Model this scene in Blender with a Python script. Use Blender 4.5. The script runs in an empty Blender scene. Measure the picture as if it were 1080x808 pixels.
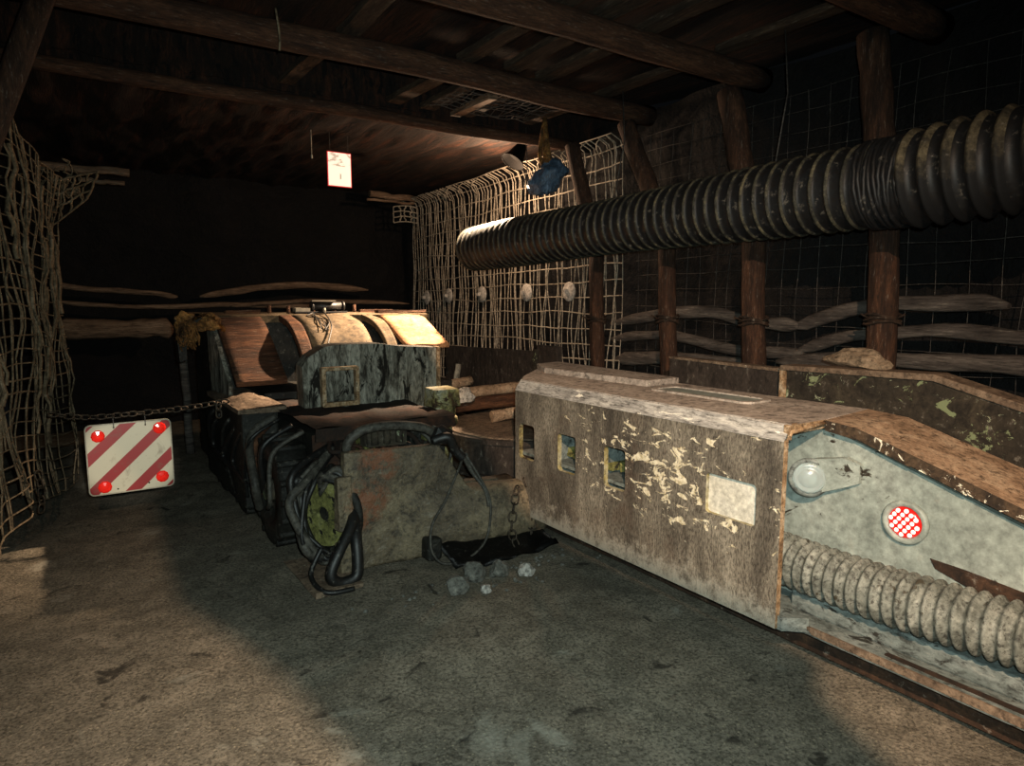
import bpy, bmesh, math, random
from mathutils import Vector, Matrix, noise
from mathutils.geometry import tessellate_polygon
random.seed(7)
sc = bpy.context.scene
COL = sc.collection
PI = math.pi
R = random.uniform

# ------------------------------------------------------------------ materials
def srgb(c):
    if isinstance(c, str):
        c = [int(c[i:i+2], 16)/255 for i in (0, 2, 4)]
    return tuple(((v/12.92) if v <= .04045 else ((v+.055)/1.055)**2.4) for v in c)+(1,)

class NT:
    def __init__(s, name):
        s.m = bpy.data.materials.new(name); s.m.use_nodes = True
        s.t = s.m.node_tree; s.n = s.t.nodes; s.l = s.t.links
        s.b = s.n['Principled BSDF']
        s.tc = s.n.new('ShaderNodeTexCoord')
    def map(s, scale=(1, 1, 1), loc=(0, 0, 0), rot=(0, 0, 0)):
        m = s.n.new('ShaderNodeMapping'); s.l.new(s.tc.outputs['Object'], m.inputs[0])
        m.inputs['Scale'].default_value = scale; m.inputs['Location'].default_value = loc
        m.inputs['Rotation'].default_value = rot
        return m.outputs[0]
    def noise(s, scale, detail=6, rough=.6, vec=None, dist=0):
        k = s.n.new('ShaderNodeTexNoise'); k.inputs['Scale'].default_value = scale
        k.inputs['Detail'].default_value = detail; k.inputs['Roughness'].default_value = rough
        k.inputs['Distortion'].default_value = dist
        s.l.new(vec if vec else s.tc.outputs['Object'], k.inputs['Vector'])
        return k.outputs['Fac']
    def ramp(s, fac, stops, const=False):
        r = s.n.new('ShaderNodeValToRGB'); e = r.color_ramp.elements
        if const: r.color_ramp.interpolation = 'CONSTANT'
        while len(e) < len(stops): e.new(.5)
        for i, (p, c) in enumerate(stops):
            e[i].position = p
            e[i].color = srgb(c) if isinstance(c, str) else ((c, c, c, 1) if not isinstance(c, tuple) else c)
        s.l.new(fac, r.inputs[0]); return r.outputs[0]
    def mix(s, fac, a, b):
        m = s.n.new('ShaderNodeMix'); m.data_type = 'RGBA'
        s.put(fac, m.inputs[0]); s.put(a, m.inputs[6]); s.put(b, m.inputs[7])
        return m.outputs[2]
    def put(s, v, sock):
        if isinstance(v, str): sock.default_value = srgb(v)
        elif hasattr(v, 'links') or hasattr(v, 'is_output'): s.l.new(v, sock)
        else: sock.default_value = v
    def math(s, op, a, b=0., c=None):
        m = s.n.new('ShaderNodeMath'); m.operation = op
        s.put(a, m.inputs[0]); s.put(b, m.inputs[1])
        if c is not None: s.put(c, m.inputs[2])
        return m.outputs[0]
    def xyz(s, vec=None):
        x = s.n.new('ShaderNodeSeparateXYZ'); s.l.new(vec or s.tc.outputs['Object'], x.inputs[0]); return x.outputs
    def bump(s, h, strength=.5, dist=.02):
        b = s.n.new('ShaderNodeBump'); b.inputs['Strength'].default_value = strength
        b.inputs['Distance'].default_value = dist
        s.l.new(h, b.inputs['Height']); s.l.new(b.outputs[0], s.b.inputs['Normal'])
    def done(s, color, rough=.85, metal=0., spec=.3):
        s.put(color, s.b.inputs['Base Color']); s.put(rough, s.b.inputs['Roughness'])
        s.put(metal, s.b.inputs['Metallic']); s.b.inputs['Specular IOR Level'].default_value = spec
        return s.m

def grime(name, stops, scale=4, stretch=(1, 1, 1), fine=60, bump=.5, bdist=.012, rough=.85, metal=0., spec=.3,
          spots=None, dist=.6, light=.22, pit=.75):
    """layered dirt: one broad noise through a colour ramp, fine grain, optional chips [(colour, scale, threshold)]"""
    s = NT(name)
    v = s.map(stretch)
    big = s.noise(scale, 8, .65, v, dist)
    c = s.ramp(big, stops)
    fin = s.noise(fine, 4, .7, v)
    c = s.mix(s.ramp(fin, [(.3, .55), (.7, 0.)]), c, '0d0c0a')
    mid = s.noise(scale*4.5, 6, .75, v, .3)
    c = s.mix(s.ramp(mid, [(.36, pit), (.50, 0.)]), c, '15120f')
    c = s.mix(s.ramp(mid, [(.58, 0.), (.72, light)]), c, 'd8cfbe')
    h = s.math('ADD', s.math('ADD', s.math('MULTIPLY', big, .4), s.math('MULTIPLY', mid, .35)), s.math('MULTIPLY', fin, .4))
    for (col, sca, thr) in (spots or []):
        k = s.noise(sca, 7, .7, v, 1.2)
        f = s.ramp(k, [(thr, 0.), (thr+.03, 1.)])
        c = s.mix(f, c, col)
        h = s.math('ADD', h, s.math('MULTIPLY', f, .15))
    s.bump(h, bump, bdist)
    return s.done(c, rough, metal, spec)

def plain(name, col, rough=.7, metal=0., spec=.3, emit=None, estr=0):
    s = NT(name)
    k = s.noise(25, 4, .6)
    c = s.mix(s.ramp(k, [(.35, .35), (.7, 0.)]), col, '14110d')
    m = s.done(c, rough, metal, spec)
    if emit:
        s.b.inputs['Emission Color'].default_value = srgb(emit); s.b.inputs['Emission Strength'].default_value = estr
    return m

def make_floor_mat():
    s = NT('floor_gravel')
    a = s.noise(.9, 6, .6, None, .4); b = s.noise(7, 8, .7); g = s.noise(70, 4, .8)
    c = s.ramp(a, [(.3, '6a665c'), (.5, '827a6c'), (.7, '968c7c')])
    c = s.mix(s.ramp(b, [(.42, .5), (.6, 0.)]), c, '4a463d')
    vo = s.n.new('ShaderNodeTexVoronoi'); vo.inputs['Scale'].default_value = 55
    s.l.new(s.tc.outputs['Object'], vo.inputs['Vector'])
    c = s.mix(s.ramp(vo.outputs['Distance'], [(.05, .75), (.3, 0.)]), c, 'a0967f')
    c = s.mix(s.ramp(g, [(.36, .85), (.56, 0.)]), c, '2a2822')
    # pale trampled dust spots and dark oily spots
    d = s.noise(2.2, 5, .6, s.map((1, 1, 1), (3.1, 7.7, 0)), .8)
    c = s.mix(s.ramp(d, [(.62, 0.), (.70, .6)]), c, '98968a')
    d2 = s.noise(5.5, 5, .6, s.map((1, 1, 1), (9.1, 1.7, 0)), .8)
    c = s.mix(s.ramp(d2, [(.63, 0.), (.70, .8)]), c, '1d1b18')
    h = s.math('ADD', s.math('ADD', s.math('MULTIPLY', b, .35), s.math('MULTIPLY', g, .9)), s.math('MULTIPLY', vo.outputs['Distance'], -.5))
    s.bump(h, .5, .012)
    return s.done(c, .9, 0, .2)

def make_plate_mat():
    """boom's near plate: brown-grey grit, vertical streaks, a field of cream flakes, pale mud at the bottom"""
    s = NT('flaking_plate')
    v = s.map((1, 1, .35))
    big = s.noise(5, 8, .7, v, .3)
    c = s.ramp(big, [(.3, '393530'), (.44, '605a50'), (.56, '7f786b'), (.7, '9e9788')])
    fin = s.noise(110, 3, .8, v)
    c = s.mix(s.ramp(fin, [(.36, .8), (.58, 0.)]), c, '1f1813')
    rst = s.noise(3.2, 5, .6, s.map((1, 1, 1), (2, 5, 1)))
    c = s.mix(s.ramp(rst, [(.55, 0.), (.72, .45)]), c, '4f3627')
    x = s.xyz()
    mud = s.math('ADD', s.math('MULTIPLY', x[2], -1.6), s.math('ADD', s.noise(14, 6, .8), .17))
    c = s.mix(s.ramp(mud, [(.20, 0.), (.36, .85)]), c, 'a09b8e')
    g = s.n.new('ShaderNodeTexGradient'); g.gradient_type = 'SPHERICAL'
    # field of flakes
    s.l.new(s.map((0, 1.05, 2.0), (0, .26, -1.42)), g.inputs[0])
    fl = s.noise(13, 7, .66, s.map((1, .7, 1.3)), .9)
    f = s.math('ADD', fl, s.math('MULTIPLY', g.outputs['Fac'], .21))
    f = s.ramp(f, [(.69, 0.), (.705, 1.)])
    f2 = s.ramp(s.noise(30, 6, .75), [(.665, 0.), (.69, .8)])
    f = s.math('MAXIMUM', f, s.math('MULTIPLY', f2, .7))
    c = s.mix(f, c, s.ramp(s.noise(40, 3), [(.35, 'b3a684'), (.6, 'e6ddc4')]))
    h = s.math('ADD', s.math('ADD', s.math('MULTIPLY', big, .4), s.math('MULTIPLY', fin, .5)), s.math('MULTIPLY', f, .25))
    s.bump(h, .9, .012)
    return s.done(c, .75, 0, .35)

def make_sign_mat():
    s = NT('striped_board')
    x = s.xyz()
    u = s.math('DIVIDE', x[0], .51); w = s.math('DIVIDE', x[2], .48)
    d = s.math('SUBTRACT', u, w)
    p = s.math('PINGPONG', s.math('ADD', d, 10.), .25)
    red = s.math('LESS_THAN', p, .098)
    c = s.mix(red, 'aaa590', '7c1013')
    n = s.noise(9, 8, .7, None, .5)
    c = s.mix(s.ramp(n, [(.56, 0.), (.72, .6)]), c, '5a4f3f')
    n2 = s.noise(60, 4, .7)
    c = s.mix(s.ramp(n2, [(.66, 0.), (.7, .7)]), c, '2e2822')
    return s.done(c, .45, 0, .4)

def make_notice_mat():
    s = NT('notice_added_glow')
    x = s.xyz()
    ax = s.math('ABSOLUTE', x[0]); az = s.math('ABSOLUTE', x[2])
    edge = s.math('MAXIMUM', s.math('GREATER_THAN', ax, .112), s.math('GREATER_THAN', az, .155))
    n = s.noise(9, 3, .6, s.map((1, 1, 2.6), (0, 0, .3)))
    up = s.math('GREATER_THAN', x[2], .03)
    mark = s.math('MULTIPLY', s.ramp(n, [(.5, 0.), (.56, .75)]), up)
    stroke = s.math('MULTIPLY', s.math('LESS_THAN', s.math('ABSOLUTE', s.math('SUBTRACT', x[0], .008)), .006),
                    s.math('LESS_THAN', s.math('ABSOLUTE', s.math('ADD', x[2], .065)), .025))
    c = s.mix(s.math('MAXIMUM', mark, stroke), 'f6e6d2', '9c8a78')
    c = s.mix(edge, c, 'c03030')
    m = s.done(c, .6)
    s.l.new(c, s.b.inputs['Emission Color']); s.b.inputs['Emission Strength'].default_value = .85  # added glow, stands in for light thrown back by the notice
    return m

M = {}
M['floor'] = make_floor_mat()
M['coal'] = grime('coal_rock', [(.3, '060506'), (.5, '0d0c0e'), (.7, '181517')], 2.5, fine=14, bump=1., bdist=.08, rough=.8, light=0.)
M['roofwood'] = grime('sooty_boards', [(.3, '0f0a08'), (.5, '27170f'), (.62, '452718'), (.78, '643a28')], 5, (3.2, .35, 1), fine=40, bump=.9, bdist=.03,
                      spots=[('0b0808', 4, .56)], light=.05)
M['wood'] = grime('brown_timber', [(.3, '22160f'), (.5, '40291c'), (.65, '5c3d2a'), (.78, '74533c')], 5, (4, 4, .6), fine=60, bump=.8, bdist=.015)
M['beam'] = grime('red_brown_timber', [(.3, '2b1a11'), (.5, '513322'), (.68, '6a4731')], 5, (.6, 4, 4), fine=60, bump=.8, bdist=.015)
M['plank'] = grime('grey_plank', [(.3, '241b14'), (.5, '463629'), (.7, '63513f')], 5, (4, .5, 4), fine=60, bump=.7, bdist=.012)
M['slab'] = grime('pale_split_wood', [(.3, '5a4535'), (.5, '8a6f59'), (.7, 'b0937a')], 3, (.5, .5, 5), fine=40, bump=.8, bdist=.02)
M['slabgrey'] = grime('grey_split_wood', [(.3, '393431'), (.5, '5c5550'), (.7, '7d756d')], 3, (.5, .5, 5), fine=40, bump=.8, bdist=.02)
M['net'] = grime('pale_net', [(.3, '8a8072'), (.5, 'b5aa98'), (.7, 'cfc5b4')], 6, fine=60, bump=.4, rough=.7)
M['sack'] = grime('tan_net', [(.3, '554836'), (.5, '85735a'), (.7, 'a5937a')], 6, fine=60, bump=.4)
M['wire'] = grime('dull_wire', [(.3, '2a2929'), (.6, '504c48')], 6, fine=60, bump=.2, rough=.6)
M['duct'] = grime('black_duct', [(.35, '0f1113'), (.6, '191c20'), (.8, '2a2c2b')], 4, fine=50, bump=.4, bdist=.006, rough=.55, spec=.4)
M['rib'] = grime('dusty_rib', [(.35, '20211f'), (.52, '47463a'), (.7, '746c54')], 9, fine=50, bump=.3, rough=.7)
def make_toplit_mudrib():
    m = grime('mud_rib_toplit', [(.4, '3a362c'), (.52, '625a46'), (.7, '857a60')], 7, fine=40, bump=.4, rough=.75)
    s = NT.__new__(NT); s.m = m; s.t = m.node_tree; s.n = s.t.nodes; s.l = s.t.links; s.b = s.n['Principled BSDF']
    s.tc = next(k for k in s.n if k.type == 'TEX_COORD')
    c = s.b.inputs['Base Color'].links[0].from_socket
    k = s.math('ADD', s.xyz()[2], s.math('MULTIPLY', s.noise(5, 5, .7), .35))   # dust tone on upper side only, light from above put into colour
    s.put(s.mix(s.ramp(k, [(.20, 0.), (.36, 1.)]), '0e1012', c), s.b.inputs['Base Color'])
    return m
M['dirtyrib_toplit'] = make_toplit_mudrib()
M['plate'] = make_plate_mat()
M['top'] = grime('dust_covered_steel', [(.3, 'a0958b'), (.5, 'bdb1a5'), (.7, 'd2c8bd')], 4, fine=45, bump=.5, bdist=.01,
                 spots=[('ded6c0', 6, .68), ('4c4137', 9, .68)])
M['slope'] = grime('rusty_dust_steel', [(.3, '866d55'), (.5, 'b09377'), (.7, 'ccb497')], 6, fine=60, bump=.7, bdist=.01,
                   spots=[('4c3625', 8, .64)])
M['edge'] = grime('worn_pale_edge', [(.35, '8f8c87'), (.5, 'bdbab4'), (.7, 'dedad0')], 7, (1, .4, 2), fine=60, bump=.5, bdist=.008,
                  spots=[('e9e4d6', 9, .6), ('4c443c', 10, .63)])
M['rustedge'] = grime('rust_edge', [(.35, '7a5d42'), (.5, 'ae8e6a'), (.65, 'd2bda0')], 14, fine=60, bump=.5, bdist=.005)
M['chipedge'] = grime('chipped_edge', [(.4, '2e241b'), (.55, '4f3f2f')], 8, fine=60, bump=.5, bdist=.006, spots=[('e8e1cb', 9, .56)])
M['teal'] = grime('grey_green_paint', [(.3, '828d87'), (.5, '98a39c'), (.7, 'aeb7af')], 2.2, pit=.22, light=.12, fine=26, bump=.25, bdist=.006, rough=.5, spec=.45,
                  spots=[('2b251d', 6, .64), ('55503c', 14, .67)])
M['tealdirty'] = grime('scraped_grey_paint', [(.3, '5f6966'), (.5, '7b8582'), (.7, '979f9b')], 6, (1, .5, 1), fine=50, bump=.5, bdist=.008, rough=.6,
                       spots=[('2b2a26', 9, .6)])
M['rustdark'] = grime('dark_rust', [(.3, '1f1711'), (.55, '3e2c20'), (.75, '573e2c')], 6, fine=40, bump=.7, bdist=.01)
M['hose'] = grime('grey_corrugated', [(.3, '4c5049'), (.5, '7d8179'), (.7, 'a8aaa0')], 12, light=.15, pit=.85, fine=50, bump=.5, bdist=.006, rough=.65,
                  spots=[('39352b', 10, .6)])
M['brownplate'] = grime('dark_brown_plate', [(.3, '2b2521'), (.5, '3d352f'), (.7, '514740')], 5, (1, 1, .5), fine=60, bump=.5, bdist=.008)
M['greenplate'] = grime('green_flaked_plate', [(.35, '2a2620'), (.55, '3d362c'), (.7, '4d4537')], 4, fine=50, bump=.5, bdist=.008,
                        spots=[('76805f', 8, .60), ('9aa086', 14, .64)])
M['flange'] = grime('dusty_flange', [(.3, '5d4c3f'), (.5, '7d6a58'), (.7, '98846f')], 7, fine=50, bump=.6, bdist=.01, spots=[('b2aa98', 12, .64)])
def make_front():
    m = grime('muddy_front', [(.28, '453c31'), (.45, '6c5f4c'), (.6, '87785f'), (.75, '9c8d72')], 3.5, fine=50, bump=1., bdist=.025, rough=.55, spec=.5,
              spots=[('97986a', 8, .69)])
    s = NT.__new__(NT); s.m = m; s.t = m.node_tree; s.n = s.t.nodes; s.l = s.t.links; s.b = s.n['Principled BSDF']
    s.tc = next(k for k in s.n if k.type == 'TEX_COORD')
    c = s.b.inputs['Base Color'].links[0].from_socket
    f = None
    for (x, z, r) in ((-.44, .64, .16), (-.52, .42, .17), (-.56, .33, .12)):
        g = s.n.new('ShaderNodeTexGradient'); g.gradient_type = 'SPHERICAL'
        s.l.new(s.map((1/r, 0, 1/r), (-x/r, 0, -z/r)), g.inputs[0])
        f = g.outputs['Fac'] if f is None else s.math('MAXIMUM', f, g.outputs['Fac'])
    k = s.math('MULTIPLY', f, s.ramp(s.noise(17, 8, .78), [(.40, 0.), (.62, 2.)]))
    s.put(s.mix(s.ramp(k, [(.12, 0.), (.7, .8)]), c, '7a4a30'), s.b.inputs['Base Color'])
    return m
M['front'] = make_front()
M['machine'] = grime('oily_steel', [(.3, '0f0f0e'), (.5, '1e1e1b'), (.7, '33322c')], 6, fine=30, bump=.9, bdist=.02, rough=.6,
                     spots=[('4e4d36', 7, .68)])
M['rusty'] = grime('rust', [(.3, '18110c'), (.48, '2d1e16'), (.6, '45291a'), (.75, '6a4024')], 4, light=.05, fine=40, bump=.9, bdist=.02,
                   spots=[('a04a20', 3, .66), ('1a1310', 6, .6)])
M['yellow'] = grime('worn_yellow', [(.35, '57562e'), (.55, '86854b'), (.7, 'a6a571')], 6, fine=40, bump=.5, spots=[('22221a', 7, .58)])
M['cream'] = grime('cream_and_rust', [(.38, '4d3520'), (.47, 'a89a63'), (.6, 'c9c4a8'), (.75, 'd8d6c8')], 6, fine=40, bump=.6, spots=[('3b291c', 7, .58)])
M['shield'] = grime('peeling_grey_green', [(.3, '2f2a22'), (.42, '69655a'), (.52, '9f9b8e'), (.7, 'bdb9aa')], 7, (2, 2, .6), fine=30, bump=.9, bdist=.02,
                    spots=[('191611', 5, .555), ('7a7250', 10, .68)], light=.4)
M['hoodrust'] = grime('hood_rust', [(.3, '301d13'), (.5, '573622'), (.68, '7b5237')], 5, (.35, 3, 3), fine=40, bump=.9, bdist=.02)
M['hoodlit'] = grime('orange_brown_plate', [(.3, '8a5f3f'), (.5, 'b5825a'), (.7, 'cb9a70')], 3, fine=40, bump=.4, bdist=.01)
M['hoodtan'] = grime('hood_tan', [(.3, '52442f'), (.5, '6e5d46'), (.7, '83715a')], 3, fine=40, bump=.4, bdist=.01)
M['rubber'] = grime('black_rubber', [(.4, '0c0c0d'), (.7, '1c1c1c')], 8, fine=40, bump=.3, rough=.5, spec=.5)
M['greyhose'] = grime('grey_hose', [(.35, '35332f'), (.65, '5a574f')], 10, fine=40, bump=.4, rough=.6)
M['chain'] = grime('rusty_chain', [(.35, '2b241d'), (.6, '584c3f')], 20, fine=60, bump=.3, rough=.6, metal=.3)
M['stone'] = grime('grey_stone', [(.3, '53534d'), (.5, '74736c'), (.7, '8f8e86')], 8, fine=40, bump=.7, bdist=.02)
M['whitestone'] = grime('white_stone', [(.3, 'a9a49c'), (.6, 'cfcac2')], 8, fine=40, bump=.5, bdist=.02)
M['tanstone'] = grime('tan_stone', [(.3, '7d6c58'), (.6, 'a08b73')], 8, fine=40, bump=.6, bdist=.02)
M['rag'] = grime('gold_rag', [(.35, '3d2a14'), (.5, '80592c'), (.65, 'b98a4c')], 9, fine=30, bump=1., bdist=.03)
M['bag'] = grime('blue_bag', [(.35, '34495f'), (.55, '587796'), (.75, '8aa6bf')], 7, (3, 3, 1), fine=30, bump=.6, bdist=.02, rough=.45, spec=.5)
M['steelblack'] = plain('black_steel', '17171a', .5)
M['lampblack'] = plain('lamp_black', '060607', .8, 0, .1)
M['whiteplastic'] = plain('white_plastic', '8f897c', .5)
M['sign'] = make_sign_mat()
M['signedge'] = plain('board_edge', '9c9786', .5)
M['reflector'] = plain('red_reflector', 'f5281e', .12, 0, .7)
M['notice'] = make_notice_mat()
M['redlens'] = plain('red_lens', 'd01818', .2, 0, .6, 'ff1a12', .55)
M['led'] = plain('led_dot', 'ffd8d0', .3, 0, .5, 'ffc0b4', 1.6)
def glassmat():
    s = NT('lens_glass'); s.b.inputs['Transmission Weight'].default_value = .7
    s.b.inputs['Base Color'].default_value = srgb('dfeeee'); s.b.inputs['Roughness'].default_value = .12
    s.b.inputs['IOR'].default_value = 1.45
    k = s.noise(8, 4); s.put(s.ramp(k, [(.4, .05), (.7, .3)]), s.b.inputs['Roughness'])
    return s.m
M['glass'] = glassmat()

# ------------------------------------------------------------------ mesh helpers (all take world coordinates)
def box(bm, lo, hi, mi=0, jit=0):
    v = [bm.verts.new((x+R(-jit, jit), y+R(-jit, jit), z+R(-jit, jit))) for x in (lo[0], hi[0]) for y in (lo[1], hi[1]) for z in (lo[2], hi[2])]
    for f in ((0, 1, 3, 2), (4, 6, 7, 5), (0, 4, 5, 1), (2, 3, 7, 6), (0, 2, 6, 4), (1, 5, 7, 3)):
        bm.faces.new([v[i] for i in f]).material_index = mi
    return v

def frame_of(t):
    t = t.normalized(); a = Vector((0, 0, 1)) if abs(t.z) < .9 else Vector((1, 0, 0))
    n = t.cross(a).normalized(); return n, t.cross(n).normalized()

def tube(bm, pts, r, seg=8, caps=True, closed=False, mi=0, squash=1., mif=None):
    pts = [Vector(p) for p in pts]; n = len(pts)
    rr = r if isinstance(r, (list, tuple)) else [r]*n
    rings = []; nn = None
    for i, p in enumerate(pts):
        if closed: t = pts[(i+1) % n]-pts[i-1]
        else: t = pts[min(i+1, n-1)]-pts[max(i-1, 0)]
        if t.length < 1e-9: t = Vector((0, 0, 1))
        t.normalize()
        if nn is None: nn, _ = frame_of(t)
        nn = (nn-t*nn.dot(t)).normalized(); b = t.cross(nn)
        rings.append([bm.verts.new(p+(nn*math.cos(a)+b*math.sin(a)*squash)*rr[i]) for a in [2*PI*k/seg for k in range(seg)]])
    m = n if closed else n-1
    for i in range(m):
        A, B = rings[i], rings[(i+1) % n]
        for k in range(seg):
            f = bm.faces.new((A[k], A[(k+1) % seg], B[(k+1) % seg], B[k])); f.smooth = True
            f.material_index = mif(i) if mif else mi
    if caps and not closed:
        bm.faces.new(rings[0][::-1]).material_index = mi; bm.faces.new(rings[-1]).material_index = mi

def lathe(bm, c, axis, prof, seg=32, mi=0, smooth=True, cap0=True, cap1=True):
    """profile [(distance along axis, radius)] spun about the axis"""
    c = Vector(c); t = Vector(axis).normalized(); a, b = frame_of(t); rings = []
    for q, r in prof:
        rings.append([bm.verts.new(c+t*q+(a*math.cos(x)+b*math.sin(x))*max(r, 1e-4)) for x in [2*PI*k/seg for k in range(seg)]])
    for A, Bq in zip(rings, rings[1:]):
        for k in range(seg):
            f = bm.faces.new((A[k], A[(k+1) % seg], Bq[(k+1) % seg], Bq[k])); f.smooth = smooth; f.material_index = mi
    if cap0: bm.faces.new(rings[0][::-1]).material_index = mi
    if cap1: bm.faces.new(rings[-1]).material_index = mi

def spline(pts, n=8):
    P = [Vector(p) for p in pts]; out = []
    for i in range(len(P)-1):
        p0, p1, p2, p3 = P[max(i-1, 0)], P[i], P[i+1], P[min(i+2, len(P)-1)]
        for k in range(n):
            t = k/n
            out.append(.5*((2*p1)+(p2-p0)*t+(2*p0-5*p1+4*p2-p3)*t*t+(3*p1-p0-3*p2+p3)*t**3))
    out.append(P[-1]); return out

def cyl(bm, a, b, r, seg=24, r2=None, mi=0):
    tube(bm, [a, b], [r, r if r2 is None else r2], seg, mi=mi)

def prism(bm, poly, holes, place, mi=0, mih=None):
    """2-D outline with holes made solid; place(u, v, side) -> world point, side 0 front, 1 back"""
    loops = [poly]+holes
    flat = [p for l in loops for p in l]
    tris = tessellate_polygon([[Vector((p[0], p[1], 0)) for p in l] for l in loops])
    V = [[bm.verts.new(place(p[0], p[1], s)) for p in flat] for s in (0, 1)]
    for s in (0, 1):
        for t in tris:
            try: bm.faces.new([V[s][i] for i in (t if s == 0 else t[::-1])]).material_index = mi
            except ValueError: pass
    o = 0
    for li, l in enumerate(loops):
        k = len(l)
        for i in range(k):
            a, b = o+i, o+(i+1) % k
            bm.faces.new((V[0][a], V[0][b], V[1][b], V[1][a])).material_index = (mi if li == 0 or mih is None else mih)
        o += k
    bmesh.ops.recalc_face_normals(bm, faces=bm.faces)

def rrect(u0, v0, u1, v1, r=.02, n=4):
    out = []
    for cx, cy, a0 in ((u1-r, v1-r, 0), (u0+r, v1-r, PI/2), (u0+r, v0+r, PI), (u1-r, v0+r, 1.5*PI)):
        for k in range(n+1):
            a = a0+PI/2*k/n; out.append((cx+r*math.cos(a), cy+r*math.sin(a)))
    return out

def grid(bm, f, nu, nv, mi=0, smooth=True):
    V = [[bm.verts.new(f(i/nu, j/nv)) for j in range(nv+1)] for i in range(nu+1)]
    for i in range(nu):
        for j in range(nv):
            q = bm.faces.new((V[i][j], V[i+1][j], V[i+1][j+1], V[i][j+1])); q.smooth = smooth; q.material_index = mi

def rock(bm, c, r, seed=0, sub=2, amp=.35):
    g = bmesh.ops.create_icosphere(bm, subdivisions=sub, radius=1)
    for v in g['verts']:
        d = v.co.normalized(); k = 1+amp*noise.noise(d*1.3+Vector((seed*7.3, seed*3.1, seed)))+.12*noise.noise(d*4+Vector((seed, 0, 0)))
        # flatten into facets
        v.co = Vector((d.x*r[0]*k, d.y*r[1]*k, max(d.z, -.6)*r[2]*k))+Vector(c)

def nz(x, y, z=0, s=1.): return noise.noise(Vector((x*s, y*s, z*s)))

def wpos(p):
    return Vector((0, 0, 0)) if p is None else wpos(p.parent)+p.location

def obj(name, bm, mats, parent=None, origin=None, label=None, cat=None, group=None, kind=None, bevel=0):
    o3 = wpos(parent) if parent else Vector(origin or (0, 0, 0))
    for v in bm.verts: v.co -= o3
    me = bpy.data.meshes.new(name); bm.to_mesh(me); bm.free()
    for m in (mats if isinstance(mats, (list, tuple)) else [mats]): me.materials.append(M[m] if isinstance(m, str) else m)
    o = bpy.data.objects.new(name, me); COL.objects.link(o)
    if parent: o.parent = parent
    else: o.location = o3
    if bevel:
        b = o.modifiers.new('b', 'BEVEL'); b.width = bevel; b.segments = 2; b.limit_method = 'ANGLE'
    tag(o, label, cat, group, kind); return o

def tag(o, label=None, cat=None, group=None, kind=None):
    for k, v in (('label', label), ('category', cat), ('group', group), ('kind', kind)):
        if v: o[k] = v

def thing(name, loc, label, cat, group=None):
    o = bpy.data.objects.new(name, None); COL.objects.link(o); o.location = loc; o.empty_display_size = .1
    tag(o, label, cat, group); return o

def B(): return bmesh.new()

# ================================================================== SETTING
ROOMY0, ROOMY1, WX, CZ = 4.3, 9.3, 4.62, 3.22
bm = B()
def ff(u, v):
    x = -4+u*9; y = -3.5+v*13
    z = .025*nz(x, y, 0, .8)+.012*nz(x, y, 3, 3)+.006*nz(x, y, 5, 9)-.012
    return (x, y, z)
grid(bm, ff, 180, 240)
obj('floor', bm, 'floor', kind='structure')

bm = B()
grid(bm, lambda u, v: (WX+.22*nz(v*13*.7, u*3, 1, .9)+.08*nz(v*30, u*8, 2), -3.5+v*13.2, u*3.4-.1), 40, 150)
obj('wall_right', bm, 'coal', kind='structure')
bm = B()
grid(bm, lambda u, v: (-.6+u*5.6, 9.55+.15*nz(u*6, v*4, 7)+.05*nz(u*20, v*14, 3), v*3.4-.1), 80, 50)
obj('wall_back', bm, 'coal', kind='structure')
bm = B()
# rib corner: the long side of the heading, then the face towards the cross-cut
def lw(u, v):
    s = u*9.8; j = .12*nz(u*9, v*4, 11)
    if s < 5.2: return (-.42+j-.28*max(0, 1-s*0), 9.6-s, v*3.4-.1)
    return (-.70+j-(s-5.2), 4.4+j, v*3.4-.1)
grid(bm, lw, 120, 40)
obj('wall_left', bm, 'coal', kind='structure')
bm = B()
grid(bm, lambda u, v: (-4+u*9, -3.5+v*8.85, CZ+.26+.05*nz(u*9, v*12, 4)), 70, 70)
grid(bm, lambda u, v: (-.7+u*5.6, 5.3+v*4.3, CZ-.06+.045*nz(u*22, v*4, 9)+.03*nz(u*60, v*10, 4)), 110, 70)
grid(bm, lambda u, v: (-4+u*9, 5.32+.03*nz(u*30, v*3), CZ-.16+v*.5), 60, 4)
obj('ceiling', bm, 'roofwood', kind='structure')

# ================================================================== ROOF TIMBERS
def log(bm, a, b, r, seg=14, n=16, wob=.02, seed=0, squash=1., taper=0):
    a, b = Vector(a), Vector(b); pts = []; rr = []
    for i in range(n+1):
        t = i/n; p = a.lerp(b, t)
        w = Vector((nz(t*3, seed, 1), nz(t*3, seed, 5), nz(t*3, seed, 9)))*wob*math.sin(PI*min(1, max(0, t)))
        pts.append(p+w); rr.append(r*(1-taper*t)*(1+.10*nz(t*7, seed*3.3, 2)))
    tube(bm, pts, rr, seg, squash=squash)

for y, lab in ((3.1, 'nearest thick timber roof beam, ending over the second post from the right'),
               (4.2, 'middle timber roof beam, ending above the post at the bright net edge'),
               (5.2, 'farthest timber roof beam, at the front edge of the boarded ceiling')):
    bm = B(); log(bm, (-.5 if y < 5 else -.3, y, 3.1 if y < 5 else 3.03), (4.25, y-.03, 3.12 if y < 5 else 3.06), .08 if y < 5 else .05, seed=y, wob=.05)
    obj('timber_beam', bm, 'beam', origin=(1.9, y, 3.1), label=lab, cat='beam', group='roof beams', kind='thing')
bm = B(); log(bm, (.2, 2.0, 3.1), (4.3, 1.95, 3.12), .085, seed=31)
obj('timber_beam', bm, 'beam', origin=(2.2, 2, 3.1), label='timber roof beam at the top right corner, nearest of all, over the rightmost post', cat='beam', group='roof beams', kind='thing')

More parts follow.
